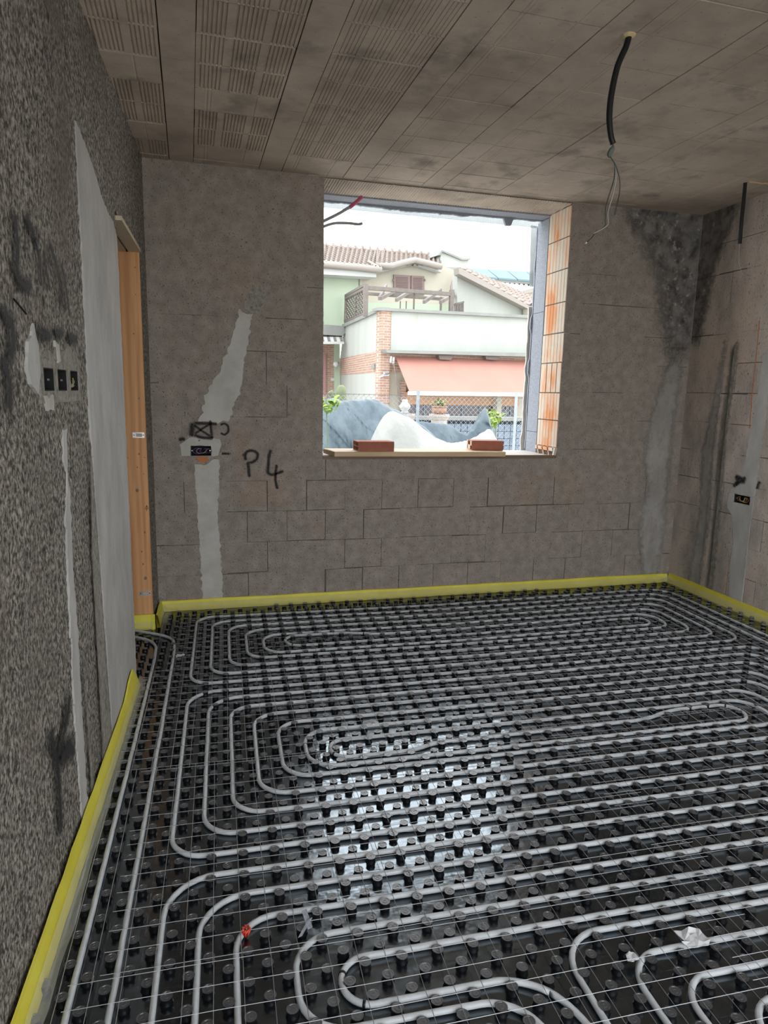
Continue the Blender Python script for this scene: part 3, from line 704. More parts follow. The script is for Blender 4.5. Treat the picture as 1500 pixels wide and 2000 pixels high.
# ---- yellow edge strips with plastic skirt
def strip(path, h, label, skirt=.085, side=1, t=.007, hfun=None):
    P = [Vector(p) for p in path]; r = thing('edge_insulation_strip', P[0], label, 'edge strip')
    mb = MB(); rows = []; n = len(P)
    for i, p in enumerate(P):
        d = (P[min(i + 1, n - 1)] - P[max(i - 1, 0)]).normalized(); nn = Vector((d.y, -d.x, 0)) * side
        hh = (h if hfun is None else hfun(i, n)) + .004 * noise.noise((p.x * 4, p.y * 4, 1)); q = p + nn * .003 * noise.noise((p.x * 9, p.y * 9, 2))
        rows.append([q + Vector((0, 0, .001)), q + Vector((0, 0, hh)), q + nn * t + Vector((0, 0, hh - .002)), q + nn * (t + .010) + Vector((0, 0, hh * .45)), q + nn * (t + .016) + Vector((0, 0, .001)), q + Vector((0, 0, .001))])
    mb.grid(rows, False); mb.build('foam_strip', MT['yellow'], r)
    if skirt:
        mb = MB(); rows = []
        for i, p in enumerate(P):
            d = (P[min(i + 1, n - 1)] - P[max(i - 1, 0)]).normalized(); nn = Vector((d.y, -d.x, 0)) * side; row = []
            for k in range(6):
                f = k / 5; z = .030 * (1 - f) ** 2 + .0245 + .007 * noise.noise((p.x * 14, p.y * 14, f * 3)) * (1 if k else 0)
                row.append(p + nn * (t + .012 + skirt * f * (1 + .25 * noise.noise((p.x * 8, p.y * 8, 5)))) + Vector((0, 0, z)))
            rows.append(row)
        mb.grid(rows); mb.build('plastic_skirt', MT['film'], r)
    return r
def lerp(a, b, n): return [(a[0] + (b[0] - a[0]) * i / n, a[1] + (b[1] - a[1]) * i / n, 0) for i in range(n + 1)]
strip(lerp((XL(YB) + .02, YB - .003), (XR - .02, YB - .003), 60), .072, 'yellow foam edge strip along the foot of the window wall', side=1)
strip(lerp((XRt(YB) - .003, YB - .02), (XRt(.5) - .003, .5), 60), .078, 'yellow foam edge strip along the foot of the right wall', side=1)
def lh(i, n):
    y = YR + .1 + (3.46 - YR - .1) * i / (n - 1)
    return .088 if y < 3.1 else .088 + .05 * math.sin(min(1, (y - 3.1) / .2) * 1.57) if y < 3.36 else max(.01, .138 - (y - 3.36) * 1.2)
strip(lerp((XL(YR + .1) + .012, YR + .1), (XL(3.46) + .012, 3.46), 70), .088, 'yellow foam edge strip along the foot of the left wall, its end curling up', side=1, hfun=lh, skirt=.035)
pj = lerp((-.58, DY1 - .004), (XL(DY1) + .018, DY1 - .004), 10)[:-1] + [(XL(DY1) + .016, DY1 - .010, 0)]
strip(pj, .098, 'short yellow foam strip under the orange door jamb', side=1, skirt=.05)
pj = lerp((XL(DY1) + .020, DY1 + .010), (XL(YB) + .012, YB - .035), 12)
strip(pj, .085, 'short yellow foam strip on the pier between door jamb and window wall', side=1, skirt=.05)

# ---- scraps on the floor
def crumple(loc, s, seed, mat, label, cat, name):
    mb = MB(); rows = []
    for i in range(6):
        row = []
        for j in range(6):
            x, y = (i / 5 - .5) * s * 1.3, (j / 5 - .5) * s
            row.append((loc[0] + x + .3 * s * noise.noise((x * 60, y * 60, seed)), loc[1] + y + .3 * s * noise.noise((x * 50, y * 60, seed + 4)), loc[2] + .5 * s * abs(noise.noise((x * 45 + seed, y * 45, 1)))))
        rows.append(row)
    mb.grid(rows, False); b = len(mb.v); mb.grid([[(p[0], p[1], p[2] - .0008) for p in r] for r in rows], False)
    return tag(mb.build(name, mat), label, cat)
crumple(LW(13.0, -5.2, .026), .055, 1, MT['paper'], 'crumpled white paper scrap on the wire mesh at the lower right', 'paper', 'paper_scrap')
crumple(LW(11.0, -5.35, .022), .025, 7, MT['paper'], 'tiny folded white paper scrap beside the nested pipe bend', 'paper', 'paper_scrap')
crumple(LW(-1.95, 18.3, .026), .035, 3, MT['paper'], 'small white torn scrap left of the far pipe spiral', 'paper', 'paper_scrap')
crumple(LW(6.9, 8.6, .025), .035, 9, MT['film'], 'small clear plastic scrap over the mid-floor spiral', 'plastic scrap', 'plastic_scrap')
p0 = Vector(LW(.98, -2.35, .02)); mb = MB()
for k in range(7):
    a = k * .9; mb.tube([p0 + Vector((.004 * math.cos(a), .004 * math.sin(a), -.012)), p0 + Vector((.011 * math.cos(a), .011 * math.sin(a), .004)), p0 + Vector((.010 * math.cos(a + 1), .012 * math.sin(a + 1), .012))], .0028, 6)
tag(mb.build('red_tape_knot', MT['red']), 'red tape knotted round a pipe bend in the left foreground', 'tape')
mb = MB(); a = Vector(LW(2.35, -2.9, .024)); mb.obox(a, (.012, .004, 0), (.035, .045, .012), (0, 0, .0012)); mb.obox(a + Vector((.03, .02, .002)), (.014, .006, 0), (-.01, .05, .018), (0, 0, .0012))
tag(mb.build('tape_scrap', MT['insul']), 'grey tape scrap stuck up beside the foreground pipe spiral', 'tape')

# ================================================================= BOXES, MARKS, CABLES INSIDE
def box_thing(W3, t0, t1, z0, z1, label, cables, cols, dep=.045):
    c = W3((t0 + t1) / 2, z0, 0); r = thing('flush_box', c, label, 'electrical box')
    def bx(mb, a, b, c_, d, o0, o1):
        p = Vector(W3(a, c_, o0)); mb.obox(p, Vector(W3(b, c_, o0)) - p, Vector(W3(a, d, o0)) - p, Vector(W3(a, c_, o1)) - p)
    mb = MB(); w = .003
    bx(mb, t0, t1, z0, z1, -dep, -dep - .002)
    bx(mb, t0, t1, z0, z0 + w, -dep, .004); bx(mb, t0, t1, z1 - w, z1, -dep, .004); bx(mb, t0, t0 + w, z0 + w, z1 - w, -dep, .004); bx(mb, t1 - w, t1, z0 + w, z1 - w, -dep, .004)
    mb.build('body', MT['dark'], r)
    mb = MB()
    for a in (t0 + .004, t1 - .010): bx(mb, a, a + .006, (z0 + z1) / 2 - .003, (z0 + z1) / 2 + .003, -.006, -.012)
    mb.build('screw_lug', MT['steel'], r)
    for k in range(cables):
        pts = []; cx = t0 + (t1 - t0) * (.35 + .12 * k); cz = (z0 + z1) / 2 - .002; rr = (z1 - z0) * (.36 - .05 * (k % 3))
        for q in range(13):
            a = .5 + k * .8 + q * .42; pts.append(W3(cx + rr * 1.1 * math.cos(a) * (1 + .04 * q), cz + rr * .8 * math.sin(a), -.012 - .003 * k + .001 * q))
        MB().tube(pts, .0016, 6).build('cable', cols[k % len(cols)], r)
    return r
cy = pm('yellow_cable', (.55, .42, .08), rough=.4); cm = pm('purple_cable', (.22, .07, .26), rough=.4); cg = pm('grey_cable', (.45, .45, .47), rough=.4); co = pm('orange_cable', (.60, .27, .06), rough=.4); cb_ = pm('blue_cable', (.05, .12, .35), rough=.4)
box_thing(WLp, *LB[0], 1.479, 1.544, 'black flush box in the left wall, nearest of the three in a row', 0, [])
box_thing(WLp, *LB[1], 1.479, 1.544, 'black flush box in the left wall, middle of the three in a row', 0, [])
box_thing(WLp, *LB[2], 1.479, 1.544, 'black flush box with coiled cable in the left wall, nearest the grey plaster band', 3, [cy, cg])
box_thing(WB, *BOXB, 'black flush box full of purple cables in the window wall under the sprayed cross', 6, [cm, cg, cm, MT['black']])
box_thing(WRp, *BOXR, 'black flush box with orange cables in the right wall plaster', 4, [co, cy, MT['paper']])
# window-wall plaster chase
patch('plaster_patch', [(.252, 2.006), (.30, 1.975), (.338, 1.985), (.315, 1.93), (.31, 1.83), (.28, 1.70), (.265, 1.60), (.255, 1.50), (.21, 1.40), (.19, 1.33), (.16, 1.28), (.07, 1.275), (-.02, 1.285), (.0, 1.34), (.02, 1.44), (.06, 1.52), (.12, 1.62), (.17, 1.74), (.21, 1.86)], WB, wb, MT['plaster2'], .005, .016, 11)
patch('plaster_patch', [(-.14, 1.055), (-.145, 1.125), (-.11, 1.16), (-.06, 1.185), (.0, 1.17), (.05, 1.175), (.11, 1.165), (.115, 1.125), (.095, 1.055), (.055, 1.052), (.055, 1.123), (-.082, 1.123), (-.082, 1.052)], WB, wb, MT['plaster2'], .005, .006, 12)
patch('plaster_patch', [(-.06, 1.0), (.02, .99), (.06, 1.03), (.10, 1.03), (.10, .9), (.09, .74), (.085, .6), (.097, .46), (.10, .30), (.11, .05), (-.03, .05), (-.035, .30), (-.037, .5), (-.05, .63), (-.048, .75), (-.055, .9)], WB, wb, MT['plaster2'], .005, .014, 13)
patch('plaster_patch', [(.335, 2.155), (.39, 2.16), (.44, 2.12), (.40, 2.05), (.36, 1.975), (.31, 1.98), (.28, 2.01), (.29, 2.07)], WB, wb, MT['mud'], .004, .012, 14)
patch('foam_patch', [(-.045, 1.052), (.03, 1.052), (.025, 1.02), (-.01, 1.008), (-.035, 1.025)], WB, wb, MT['orange'], .007, .006, 15)
def spray(W3, strokes, parent, w=.011, h=.0075):
    mb = MB(); at_ = []
    for st_ in strokes:
        ww = w
        if isinstance(st_[0], float): ww = st_[0]; st_ = st_[1:]
        P = [Vector((a, b, 0)) for a, b in st_]; Q = [P[0]]
        for i in range(len(P) - 1):
            a = P[max(i - 1, 0)]; b = P[i]; c = P[i + 1]; d = P[min(i + 2, len(P) - 1)]
            for k in range(1, 7):
                t = k / 6; Q.append(.5 * ((2 * b) + (c - a) * t + (2 * a - 5 * b + 4 * c - d) * t * t + (3 * b - a - 3 * c + d) * t ** 3))
        n = len(Q)
        ext = ww * .8
        d0 = (Q[0] - Q[1]).normalized() * ext; d1 = (Q[-1] - Q[-2]).normalized() * ext
        Q = [Q[0] + d0] + Q + [Q[-1] + d1]; rows = []
        for i, q in enumerate(Q):
            t = (Q[min(i + 1, len(Q) - 1)] - Q[max(i - 1, 0)]).normalized(); nn = Vector((-t.y, t.x, 0)) * ww
            e = 0 if i in (0, len(Q) - 1) else 1
            rows.append([W3((q + nn * f).x, (q + nn * f).y, h) for f in (-1.5, -.8, 0, .8, 1.5)]); at_ += [0, .55 * e, 1.0 * e, .55 * e, 0]
        mb.grid(rows)
    o = mb.build('spray_mark', MT['spray'], parent)
    a = o.data.attributes.new('soft', 'FLOAT', 'POINT'); a.data.foreach_set('value', at_)
    return o
o = spray(WB, [[(.276, 1.03), (.272, 1.062), (.292, 1.086), (.325, 1.088), (.354, 1.07), (.35, 1.035), (.322, 1.012), (.285, 1.003)], [.012, (.292, .995), (.296, .95), (.299, .915)]], wb); o['label'] = 'black sprayed letter P'
o = spray(WB, [[(.444, 1.09), (.432, 1.05), (.426, .98), (.424, .94), (.45, .926), (.49, .935), (.524, .948)], [.010, (.482, .99), (.477, .94), (.474, .89), (.486, .83)]], wb); o['label'] = 'black sprayed digit 4'
spray(WB, [[.020, (-.062, 1.262), (-.070, 1.19)], [.011, (-.05, 1.27), (.03, 1.268), (.088, 1.266)], [.009, (.05, 1.285), (.055, 1.22), (.06, 1.18)], [.009, (-.05, 1.255), (.01, 1.21), (.062, 1.176)], [.008, (-.05, 1.20), (.0, 1.235), (.045, 1.262)], [.011, (-.05, 1.19), (.0, 1.175), (.06, 1.172)]], wb)
spray(WB, [[.008, (.118, 1.262), (.145, 1.268), (.164, 1.25), (.163, 1.215), (.14, 1.196), (.118, 1.205)]], wb)
spray(WB, [[.013, (-.148, 1.163), (-.118, 1.166)], [.009, (.122, 1.07), (.165, 1.068)], [.006, (-.025, 1.158), (-.022, 1.155)]], wb, h=.006)
spray(WLp, [[.024, (1.927, 1.90), (1.930, 1.84), (1.912, 1.76), (1.96, 1.745), (2.02, 1.75)], [.022, (2.03, 1.92), (2.07, 1.895), (2.12, 1.875)], [.014, (2.09, 1.88), (2.12, 1.83), (2.125, 1.77)], [.018, (2.17, 1.86), (2.185, 1.82), (2.21, 1.77)], [.016, (2.24, 1.895), (2.30, 1.86), (2.34, 1.80), (2.35, 1.74)], [.016, (2.38, 1.86), (2.42, 1.80), (2.44, 1.72)]], wlft, h=.011)
spray(WLp, [[.022, (2.06, 1.642), (2.12, 1.635), (2.18, 1.632)], [.020, (2.25, 1.65), (2.34, 1.65)], [.022, (2.42, 1.648), (2.53, 1.645)]], wlft, h=.012)
spray(WLp, [[.030, (1.79, 1.66), (1.84, 1.63), (1.835, 1.58), (1.80, 1.56)], [.03, (1.76, 1.55), (1.79, 1.50), (1.78, 1.44)]], wlft, h=.011)
spray(WLp, [[.030, (1.93, .54), (1.955, .46), (1.975, .40), (1.97, .32), (1.96, .22)], [.03, (1.98, .45), (2.06, .47), (2.15, .54)], [.04, (2.02, .41), (2.10, .40), (2.16, .36)]], wlft, h=.011)
spray(WRp, [[.016, (4.025, .885), (4.0, .925), (4.015, .955), (3.96, .945), (3.93, .955)], [.016, (4.01, .90), (3.97, .925), (3.935, .93)], [.013, (3.81, .90), (3.805, .93), (3.795, .945)]], wr, h=.008)
# smeared plaster and soot in the window-side corner of the two walls
stain('plaster_smear', [(3.40, .0), (3.32, .45), (3.36, .8), (3.30, 1.05), (3.34, 1.35), (3.42, 1.70), (3.56, 1.90), (3.70, 1.75), (3.66, 1.1), (3.68, .7), (3.66, .0)], WB, wb, MT['s_smear'], .10, xmax=3.69)
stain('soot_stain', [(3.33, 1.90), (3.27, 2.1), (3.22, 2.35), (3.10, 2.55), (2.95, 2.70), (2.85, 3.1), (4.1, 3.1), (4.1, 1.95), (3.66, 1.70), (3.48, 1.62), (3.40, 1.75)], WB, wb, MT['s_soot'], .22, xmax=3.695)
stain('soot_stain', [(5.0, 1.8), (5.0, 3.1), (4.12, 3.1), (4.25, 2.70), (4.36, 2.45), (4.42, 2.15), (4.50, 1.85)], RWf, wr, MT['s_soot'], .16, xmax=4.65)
stain('plaster_smear', [(4.46, .0), (4.40, .6), (4.44, 1.1), (4.38, 1.5), (4.32, 1.95), (4.22, 1.98), (4.22, 1.5), (4.24, 1.1), (4.20, .6), (4.24, .0)], RWf, wr, MT['s_smear'], .07)
stain('soot_stain', [(4.24, .0), (4.25, .75), (4.27, 1.2), (4.24, 1.9), (4.10, 1.95), (4.13, 1.2), (4.11, .75), (4.10, .0)], RWf, wr, MT['s_mud'], .06)
# slit marks
mb = MB()
for (a, b, c, d) in ((1.885, 1.70, 1.99, 1.675),):
    p, q = WLp(a, b, .006), WLp(c, d, .004); mb.bar(p, q, .003, .004, (1, 0, 0))
mb.build('cut_slit', MT['dark'], wlft)
# hanging conduits
def catm(P, n=8):
    P = [Vector(p) for p in P]; Q = [P[0]]
    for i in range(len(P) - 1):
        a = P[max(i - 1, 0)]; b = P[i]; c = P[i + 1]; d = P[min(i + 2, len(P) - 1)]
        for k in range(1, n + 1):
            t = k / n; Q.append(.5 * ((2 * b) + (c - a) * t + (2 * a - 5 * b + 4 * c - d) * t * t + (3 * b - a - 3 * c + d) * t ** 3))
    return Q
def corr(path, r, mat, name, par):
    Q = catm(path, 24); L = [Q[0]]
    for q in Q[1:]:
        while (q - L[-1]).length > .0028: L.append(L[-1] + (q - L[-1]).normalized() * .0028)
    return MB().tube(L, r, 10, True, lambda i: r * (1.0 if i % 2 else .86)).build(name, mat, par)
c0 = onz(1228, 68, ZC); YC = c0.y
r = thing('ceiling_conduit', c0, 'black corrugated conduit with loose wires hanging from the ceiling near the window', 'conduit')
corr([at(1229, 66, YC)] + [at(x, y, YC) for x, y in ((1223, 90), (1206, 130), (1194, 185), (1190, 230), (1193, 265), (1198, 282))], .0125, MT['conduit'], 'conduit', r)
MB().lathe([(.006, -.012), (.024, -.006), (.028, .002), (.022, .006)], 12, tuple(c0)).build('foam_collar', MT['foam'], r)
MB().tube(catm([at(x, y, YC) for x, y in ((1197, 280), (1197, 287), (1194, 294), (1190, 302), (1192, 308))], 4), .008, 8, True, lambda i: .003 + .008 * math.sin(math.pi * min(max(i - 2, 0), 14) / 14)).build('tape_wrap', pm('grey_green_tape', (.12, .14, .12), rough=.6), r)
wd = pm('dark_green_wire', (.05, .06, .045), rough=.5); ww_ = pm('pale_wire', (.42, .42, .44), rough=.5)
for k, pts in enumerate([((1192, 306), (1200, 320), (1199, 350), (1190, 380), (1183, 405), (1182, 430), (1181, 442), (1163, 455), (1155, 465), (1146, 473)), ((1192, 306), (1201, 322), (1203, 350), (1198, 378), (1190, 405), (1187, 420), (1188, 437), (1178, 446), (1160, 456)), ((1192, 306), (1203, 325), (1210, 350), (1210, 375), (1206, 395), (1200, 420))]):
    wq_ = MB().tube(catm([at(x, y, YC - .01 * k) for x, y in pts], 5), .0019, 6).build('wire', wd if k != 1 else ww_, r)
MB().tube([at(1146, 473, YC), at(1143, 476, YC)], .0032, 6).build('bare_end', MT['paper'], r)
c1 = onz(1456, 357, ZC); YD = c1.y
r = thing('ceiling_conduit', c1, 'shorter black corrugated conduit hanging at the right wall', 'conduit')
corr([at(x, y, YD) for x, y in ((1456, 354), (1452, 395), (1448, 435), (1445, 476))], .0125, MT['conduit'], 'conduit', r)
MB().tube(catm([at(x, y, YD) for x, y in ((1444, 474), (1444, 490), (1443, 505), (1445, 520), (1450, 533), (1465, 539))], 5), .0016, 6).build('wire', ww_, r)
# two conduits sticking out of the left jamb of the opening
YJ = 4.83
r = thing('jamb_conduit', at(634, 432, YJ), 'red-tipped corrugated conduit sticking up from the left edge of the opening', 'conduit')
cgr = pm('grey_conduit', (.36, .35, .35), rough=.6); crd = pm('faded_red_conduit', (.50, .10, .16), rough=.6)
corr([at(x, y, YJ) for x, y in ((622, 437), (640, 428), (662, 417), (684, 404))], .011, cgr, 'conduit', r)
corr([at(x, y, YJ) for x, y in ((683, 405), (693, 397), (708, 384))], .013, crd, 'red_end', r)
r = thing('jamb_conduit', at(634, 442, YJ), 'grey corrugated conduit pointing sideways from the left edge of the opening', 'conduit')
corr([at(x, y, YJ) for x, y in ((622, 448), (636, 441), (655, 436), (680, 436), (700, 438), (708, 436))], .010, cgr, 'conduit', r)

# ================================================================= ON THE SILL
pz = ZS + .0225
mb = MB(); pk = [(.835, 4.845), (.868, 4.575), (2.125, 4.535), (2.17, 4.80)]
mb.prism([(a, b, pz) for a, b in pk], (0, 0, .036))
pl_o = tag(mb.build('plank', MT['woodx']), 'thick pale wooden plank lying along the window sill under two bricks', 'plank')
bv = pl_o.modifiers.new('round', 'BEVEL'); bv.width = .006; bv.segments = 2
def hollow(loc, rz, L_, Wd, H_, cells, label, endmat, name='hollow_brick'):
    r = thing(name, loc, label, 'brick', None, None, rz)
    mb = MB(); ny, nz = cells; t = .006
    cw = (Wd - t * (ny + 1)) / ny; ch = (H_ - t * (nz + 1)) / nz
    for k in range(ny + 1): mb.box(.0, L_, k * (cw + t), k * (cw + t) + t, 0, H_)
    for k in range(nz + 1):
        for q in range(ny): mb.box(.0, L_, t + q * (cw + t), t + q * (cw + t) + cw, k * (ch + t), k * (ch + t) + t)
    for k in range(5): mb.box(0.002, L_ - .002, -.0015, 0, .006 + k * H_ / 5, .006 + k * H_ / 5 + H_ / 5 - .004)
    mb.build('clay_body', MT['redbrick'], r, world=False)
    MB().box(L_ * .45, L_ * .47, t * .6, Wd - t * .6, t * .6, H_ - t * .6).build('cell_wall', MT['dark'], r, world=False)
    if endmat:
        m2 = MB()
        for q in range(ny):
            for k in range(nz):
                if (q, k) in endmat: continue
                m2.box(-.004, .02, t * .4 + q * (cw + t), t + q * (cw + t) + cw + t * .6, t * .4 + k * (ch + t), t + k * (ch + t) + ch + t * .6)
        m2.build('mortar_plug', MT['cream'], r, world=False)
    return r
hollow((1.036, 4.585, pz + .0365), -.01, .258, .17, .066, (4, 2), 'red hollow brick with open cells lying on the plank, left of the two', None)
hollow((1.912, 4.668, pz + .0365), -.17, .235, .17, .068, (4, 2), 'red hollow brick with mortar-smeared end lying on the plank, right of the two', {(0, 0), (1, 1), (2, 1), (3, 0)})

# ================================================================= OUTSIDE
GZ = -.55
X = {}
pm0 = pm
def pm(name, c1, c2=None, **kw):
    f = .57
    k = lambda c: tuple(f * q for q in c)
    if 'c3' in kw and kw['c3']: kw['c3'] = k(kw['c3'])
    return pm0(name, k(c1), k(c2) if c2 else None, **kw)
X['white'] = pm('white_render', (.52, .545, .50), (.575, .60, .555), scale=.7, rough=.9, c3=(.46, .48, .37), c3scale=1.3, c3lo=.62, c3hi=.85, stretch=(2.5, 2.5, .5))
X['whiteb'] = pm('clean_white_paint', (.68, .69, .67), rough=.8)
X['green'] = pm('mint_render', (.56, .66, .50), (.60, .70, .54), scale=.5, rough=.9)
X['cream'] = pm('cream_render', (.62, .58, .48), (.66, .62, .52), scale=.5, rough=.9)
X['grey'] = pm('grey_metal_flashing', (.30, .31, .29), (.36, .37, .35), scale=2, rough=.6)
X['gutter'] = pm('beige_gutter', (.42, .38, .34), rough=.5)
X['tile'] = pm('faded_roof_tile', (.44, .37, .32), (.58, .50, .45), scale=9, rough=.85)
X['shut'] = pm('brown_shutter', (.30, .215, .20), rough=.6)
X['timber'] = pm('grey_brown_timber', (.22, .19, .17), (.27, .235, .21), scale=10, rough=.8)
X['brick'] = brickmat('far_brick', (.25, .145, .105), (.31, .20, .15), (.40, .345, .30), .25, .075, 0)
X['brickL'] = brickmat('far_brick_side', (.25, .145, .105), (.31, .20, .15), (.40, .345, .30), .25, .075, 1)
X['awn'] = pm('red_awning_cloth', (.56, .26, .205), (.60, .29, .23), scale=1, rough=.8)
X['peach'] = pm('peach_render', (.66, .38, .22), (.70, .44, .27), scale=1, rough=.85)
X['glass'] = pm('dark_window', (.10, .075, .09), rough=.15, spec=.6)
X['blue'] = pm('blue_grey_tile', (.20, .255, .33), (.27, .33, .41), scale=6, rough=.6)
X['bluedk'] = pm('dark_tile_joint', (.05, .06, .075), rough=.8)
X['tarpb'] = pm('blue_grey_tarpaulin', (.07, .11, .135), (.15, .205, .235), scale=3.5, rough=.5, spec=.3, bump=.5, bscale=4, bdist=.06, bdetail=3, stretch=(1.6, 1, .7))
X['tarpw'] = pm('white_tarpaulin', (.40, .41, .38), (.52, .53, .50), scale=2, rough=.6, bump=.5, bscale=5, bdist=.05, bdetail=3, stretch=(1.4, 1, .7))
X['leaf'] = pm('fresh_green_leaf', (.22, .40, .05), (.42, .55, .10), scale=14, rough=.6)
X['leafd'] = pm('dusty_green_leaf', (.20, .28, .12), (.50, .48, .12), scale=30, rough=.7)
X['cactus'] = pm('cactus_skin', (.20, .24, .13), (.26, .30, .17), scale=12, rough=.8)
X['stone'] = pm('pinkish_stone', (.58, .50, .44), (.66, .60, .54), scale=15, rough=.9)
X['pot'] = pm('clay_pot', (.55, .30, .19), rough=.8)
X['galv'] = pm('galvanised_post', (.42, .48, .52), (.56, .62, .66), scale=20, rough=.45, metal=.5)
X['solar'] = pm('solar_glass', (.20, .29, .34), rough=.6, spec=.1)
X['soil'] = pm0('pale_bounce_ground', (.50, .48, .44), (.60, .58, .53), scale=2, rough=1)  # unseen ground, made pale to bounce daylight up to soffit and ceiling
X['pink'] = pm('pink_shutter', (.50, .28, .27), rough=.7)
tag(MB().box(-60, 70, YB + .34, 90, GZ - .4, GZ).build('ground', X['soil']), **S)
tag(MB().box(-60, 70, -60, YR - .31, GZ - .4, GZ).box(4.3, 70, YR - .31, YB + .34, GZ - .4, GZ).box(-60, -2.7, YR - .31, YB + .34, GZ - .4, GZ).build('ground', X['soil']), **S)
C0 = at(745, 765, 20.0); C0.z = 0
aR = math.radians(80); dR = Vector((math.sin(aR), math.cos(aR), 0)); bk = Vector((-math.cos(aR), math.sin(aR), 0))
aF = math.radians(1.2); dF = Vector((math.sin(aF), math.cos(aF), 0)); nF = Vector((math.cos(aF), -math.sin(aF), 0))
def pf(px, py, off=0): return onplane(px, py, C0 + bk * off, bk)
def pl(px, py, off=0): return onplane(px, py, C0 + nF * off, nF)
house = thing('house', (C0.x, C0.y, GZ), 'white and mint green two-storey house with tiled roofs beyond the garden fence', 'house')
XLFT = 300
def ext_left(poly):
    out = []; n = len(poly)
    for i, (x, y) in enumerate(poly):
        if x == 560:
            a, b = poly[i - 1], poly[(i + 1) % n]; q = a if a[0] != 560 else b
            y = y + (q[1] - y) / (q[0] - 560) * (XLFT - 560); x = XLFT
        out.append((x, y))
    return out
def slab(name, poly, off, th, mat, par=None, side=False):
    poly = ext_left(poly)
    f = pl if side else pf
    P = [f(x, y, off) for x, y in poly]
    return MB().prism(P, (nF if side else bk) * th).build(name, mat, par or house)
# front wing: parapet, cap, pilaster, lower wall
slab('parapet', [(752, 605), (1080, 624), (1080, 692), (752, 688)], .05, .25, X['white'])
slab('parapet_cap', [(738, 600.5), (1085, 618), (1085, 624), (738, 606)], -.06, .42, X['grey'])
slab('parapet', [(672, 637), (742, 607), (742, 687), (664, 700.5)], .02, .25, X['white'], side=True)
slab('parapet_cap', [(668, 633.5), (743, 600), (743, 606), (668, 640)], -.06, .30, X['grey'], side=True)
MB().prism([Vector((*pf(735.5 + 8, 700).xy, GZ)), Vector((*pf(761, 700).xy, GZ)), Vector((*pf(761, 700).xy, pf(761, 606).z)), Vector((*pf(743.5, 700).xy, pf(743.5, 605).z))], bk * .35).build('brick_pilaster', X['brick'], house)
a = pl(735, 700, -.02); b = pl(743.5, 700, -.02); zt = pl(743, 606).z
MB().prism([Vector((a.x, a.y, GZ)), Vector((b.x, b.y, GZ)), Vector((b.x, b.y, zt)), Vector((a.x, a.y, zt))], nF * .3).build('brick_pilaster', X['brickL'], house)
slab('brick_band', [(664, 700), (736, 687), (736, 727), (664, 732.5)], 0, .25, X['brickL'], side=True)
slab('side_wall', [(664, 732), (736, 726.5), (736, 850), (664, 850)], .01, .25, X['white'], side=True)
slab('front_wall', [(755, 688), (1100, 694), (1100, 880), (755, 880)], .25, .3, X['cream'])
slab('brick_band', [(760, 686), (1080, 694), (1080, 716), (760, 727)], .18, .06, X['brick'])
slab('canopy_edge', [(753, 683.5), (1080, 690.5), (1080, 698), (757, 689)], -.35, .7, X['grey'])
for x0 in (857, 948): slab('awning_box', [(x0, 694), (x0 + 30, 695), (x0 + 24, 703), (x0 + 2, 702)], -.2, .2, X['timber'])
slab('brick_jamb', [(785, 745), (793, 745), (793, 860), (785, 860)], .05, .12, X['brick'])
# house number plate
pn = slab('number_plate', [(749, 726), (760, 726), (760, 734.5), (749, 734.5)], -.05, .02, X['whiteb'])
cv = bpy.data.curves.new('number', 'FONT'); cv.body = '20F'; cv.size = .11; cv.extrude = .002; cv.align_x = 'CENTER'; cv.align_y = 'CENTER'; cv.shear = .2
t_ = bpy.data.objects.new('number', cv); COL.objects.link(t_)
e = bk * -1; q = pf(755, 730.3, -.056); t_.matrix_world = Matrix(((dR.x, 0, e.x, q.x), (dR.y, 0, e.y, q.y), (0, 1, 0, q.z), (0, 0, 0, 1)))
dg = bpy.context.evaluated_depsgraph_get(); me = bpy.data.meshes.new_from_object(t_.evaluated_get(dg)); mw = t_.matrix_world.copy(); bpy.data.objects.remove(t_)
me.transform(Matrix(((dR.x, 0, e.x, q.x), (dR.y, 0, e.y, q.y), (0, 1, 0, q.z), (0, 0, 0, 1)))); me.materials.clear(); me.materials.append(X['glass']); link('number', me, pn)
slab('plate_bracket', [(741, 735), (748, 731), (749, 735), (742, 738)], -.05, .03, X['whiteb'])
slab('lamp_box', [(725, 711), (731, 711), (731, 720), (725, 720)], -.08, .08, X['grey'], side=True)
# back wing: green wall, cream gable, eaves, shutters
OB = 7.0
slab('green_wall', [(560, 530), (703, 536), (703, 640), (560, 640)], OB, .3, X['green'])
slab('green_wall', [(703, 590), (893, 595), (893, 640), (703, 640)], OB - .02, .3, X['green'])
slab('gable_wall', [(700, 534), (735, 523), (810, 506), (866, 520), (895, 530), (895, 600), (700, 592)], OB, .3, X['cream'])
slab('fascia', [(560, 514), (735, 530), (735, 541.5), (560, 532)], OB - .75, .7, X['whiteb'])
slab('fascia', [(735, 523), (810, 507), (862, 522), (862, 532), (810, 516), (735, 533.5)], OB - .35, .3, X['whiteb'])
def gutter(pts, off, r, name='gutter', mat=None, rr=8):
    MB().tube([pf(x, y, off) for x, y in pts], r, rr).build(name, mat or X['gutter'], house)
gutter([(300, 483), (640, 517), (700, 522), (744, 527)], OB - .85, .13)
gutter([(733, 519), (765, 520), (785, 514), (810, 508), (835, 514), (862, 521)], OB - .5, .12)
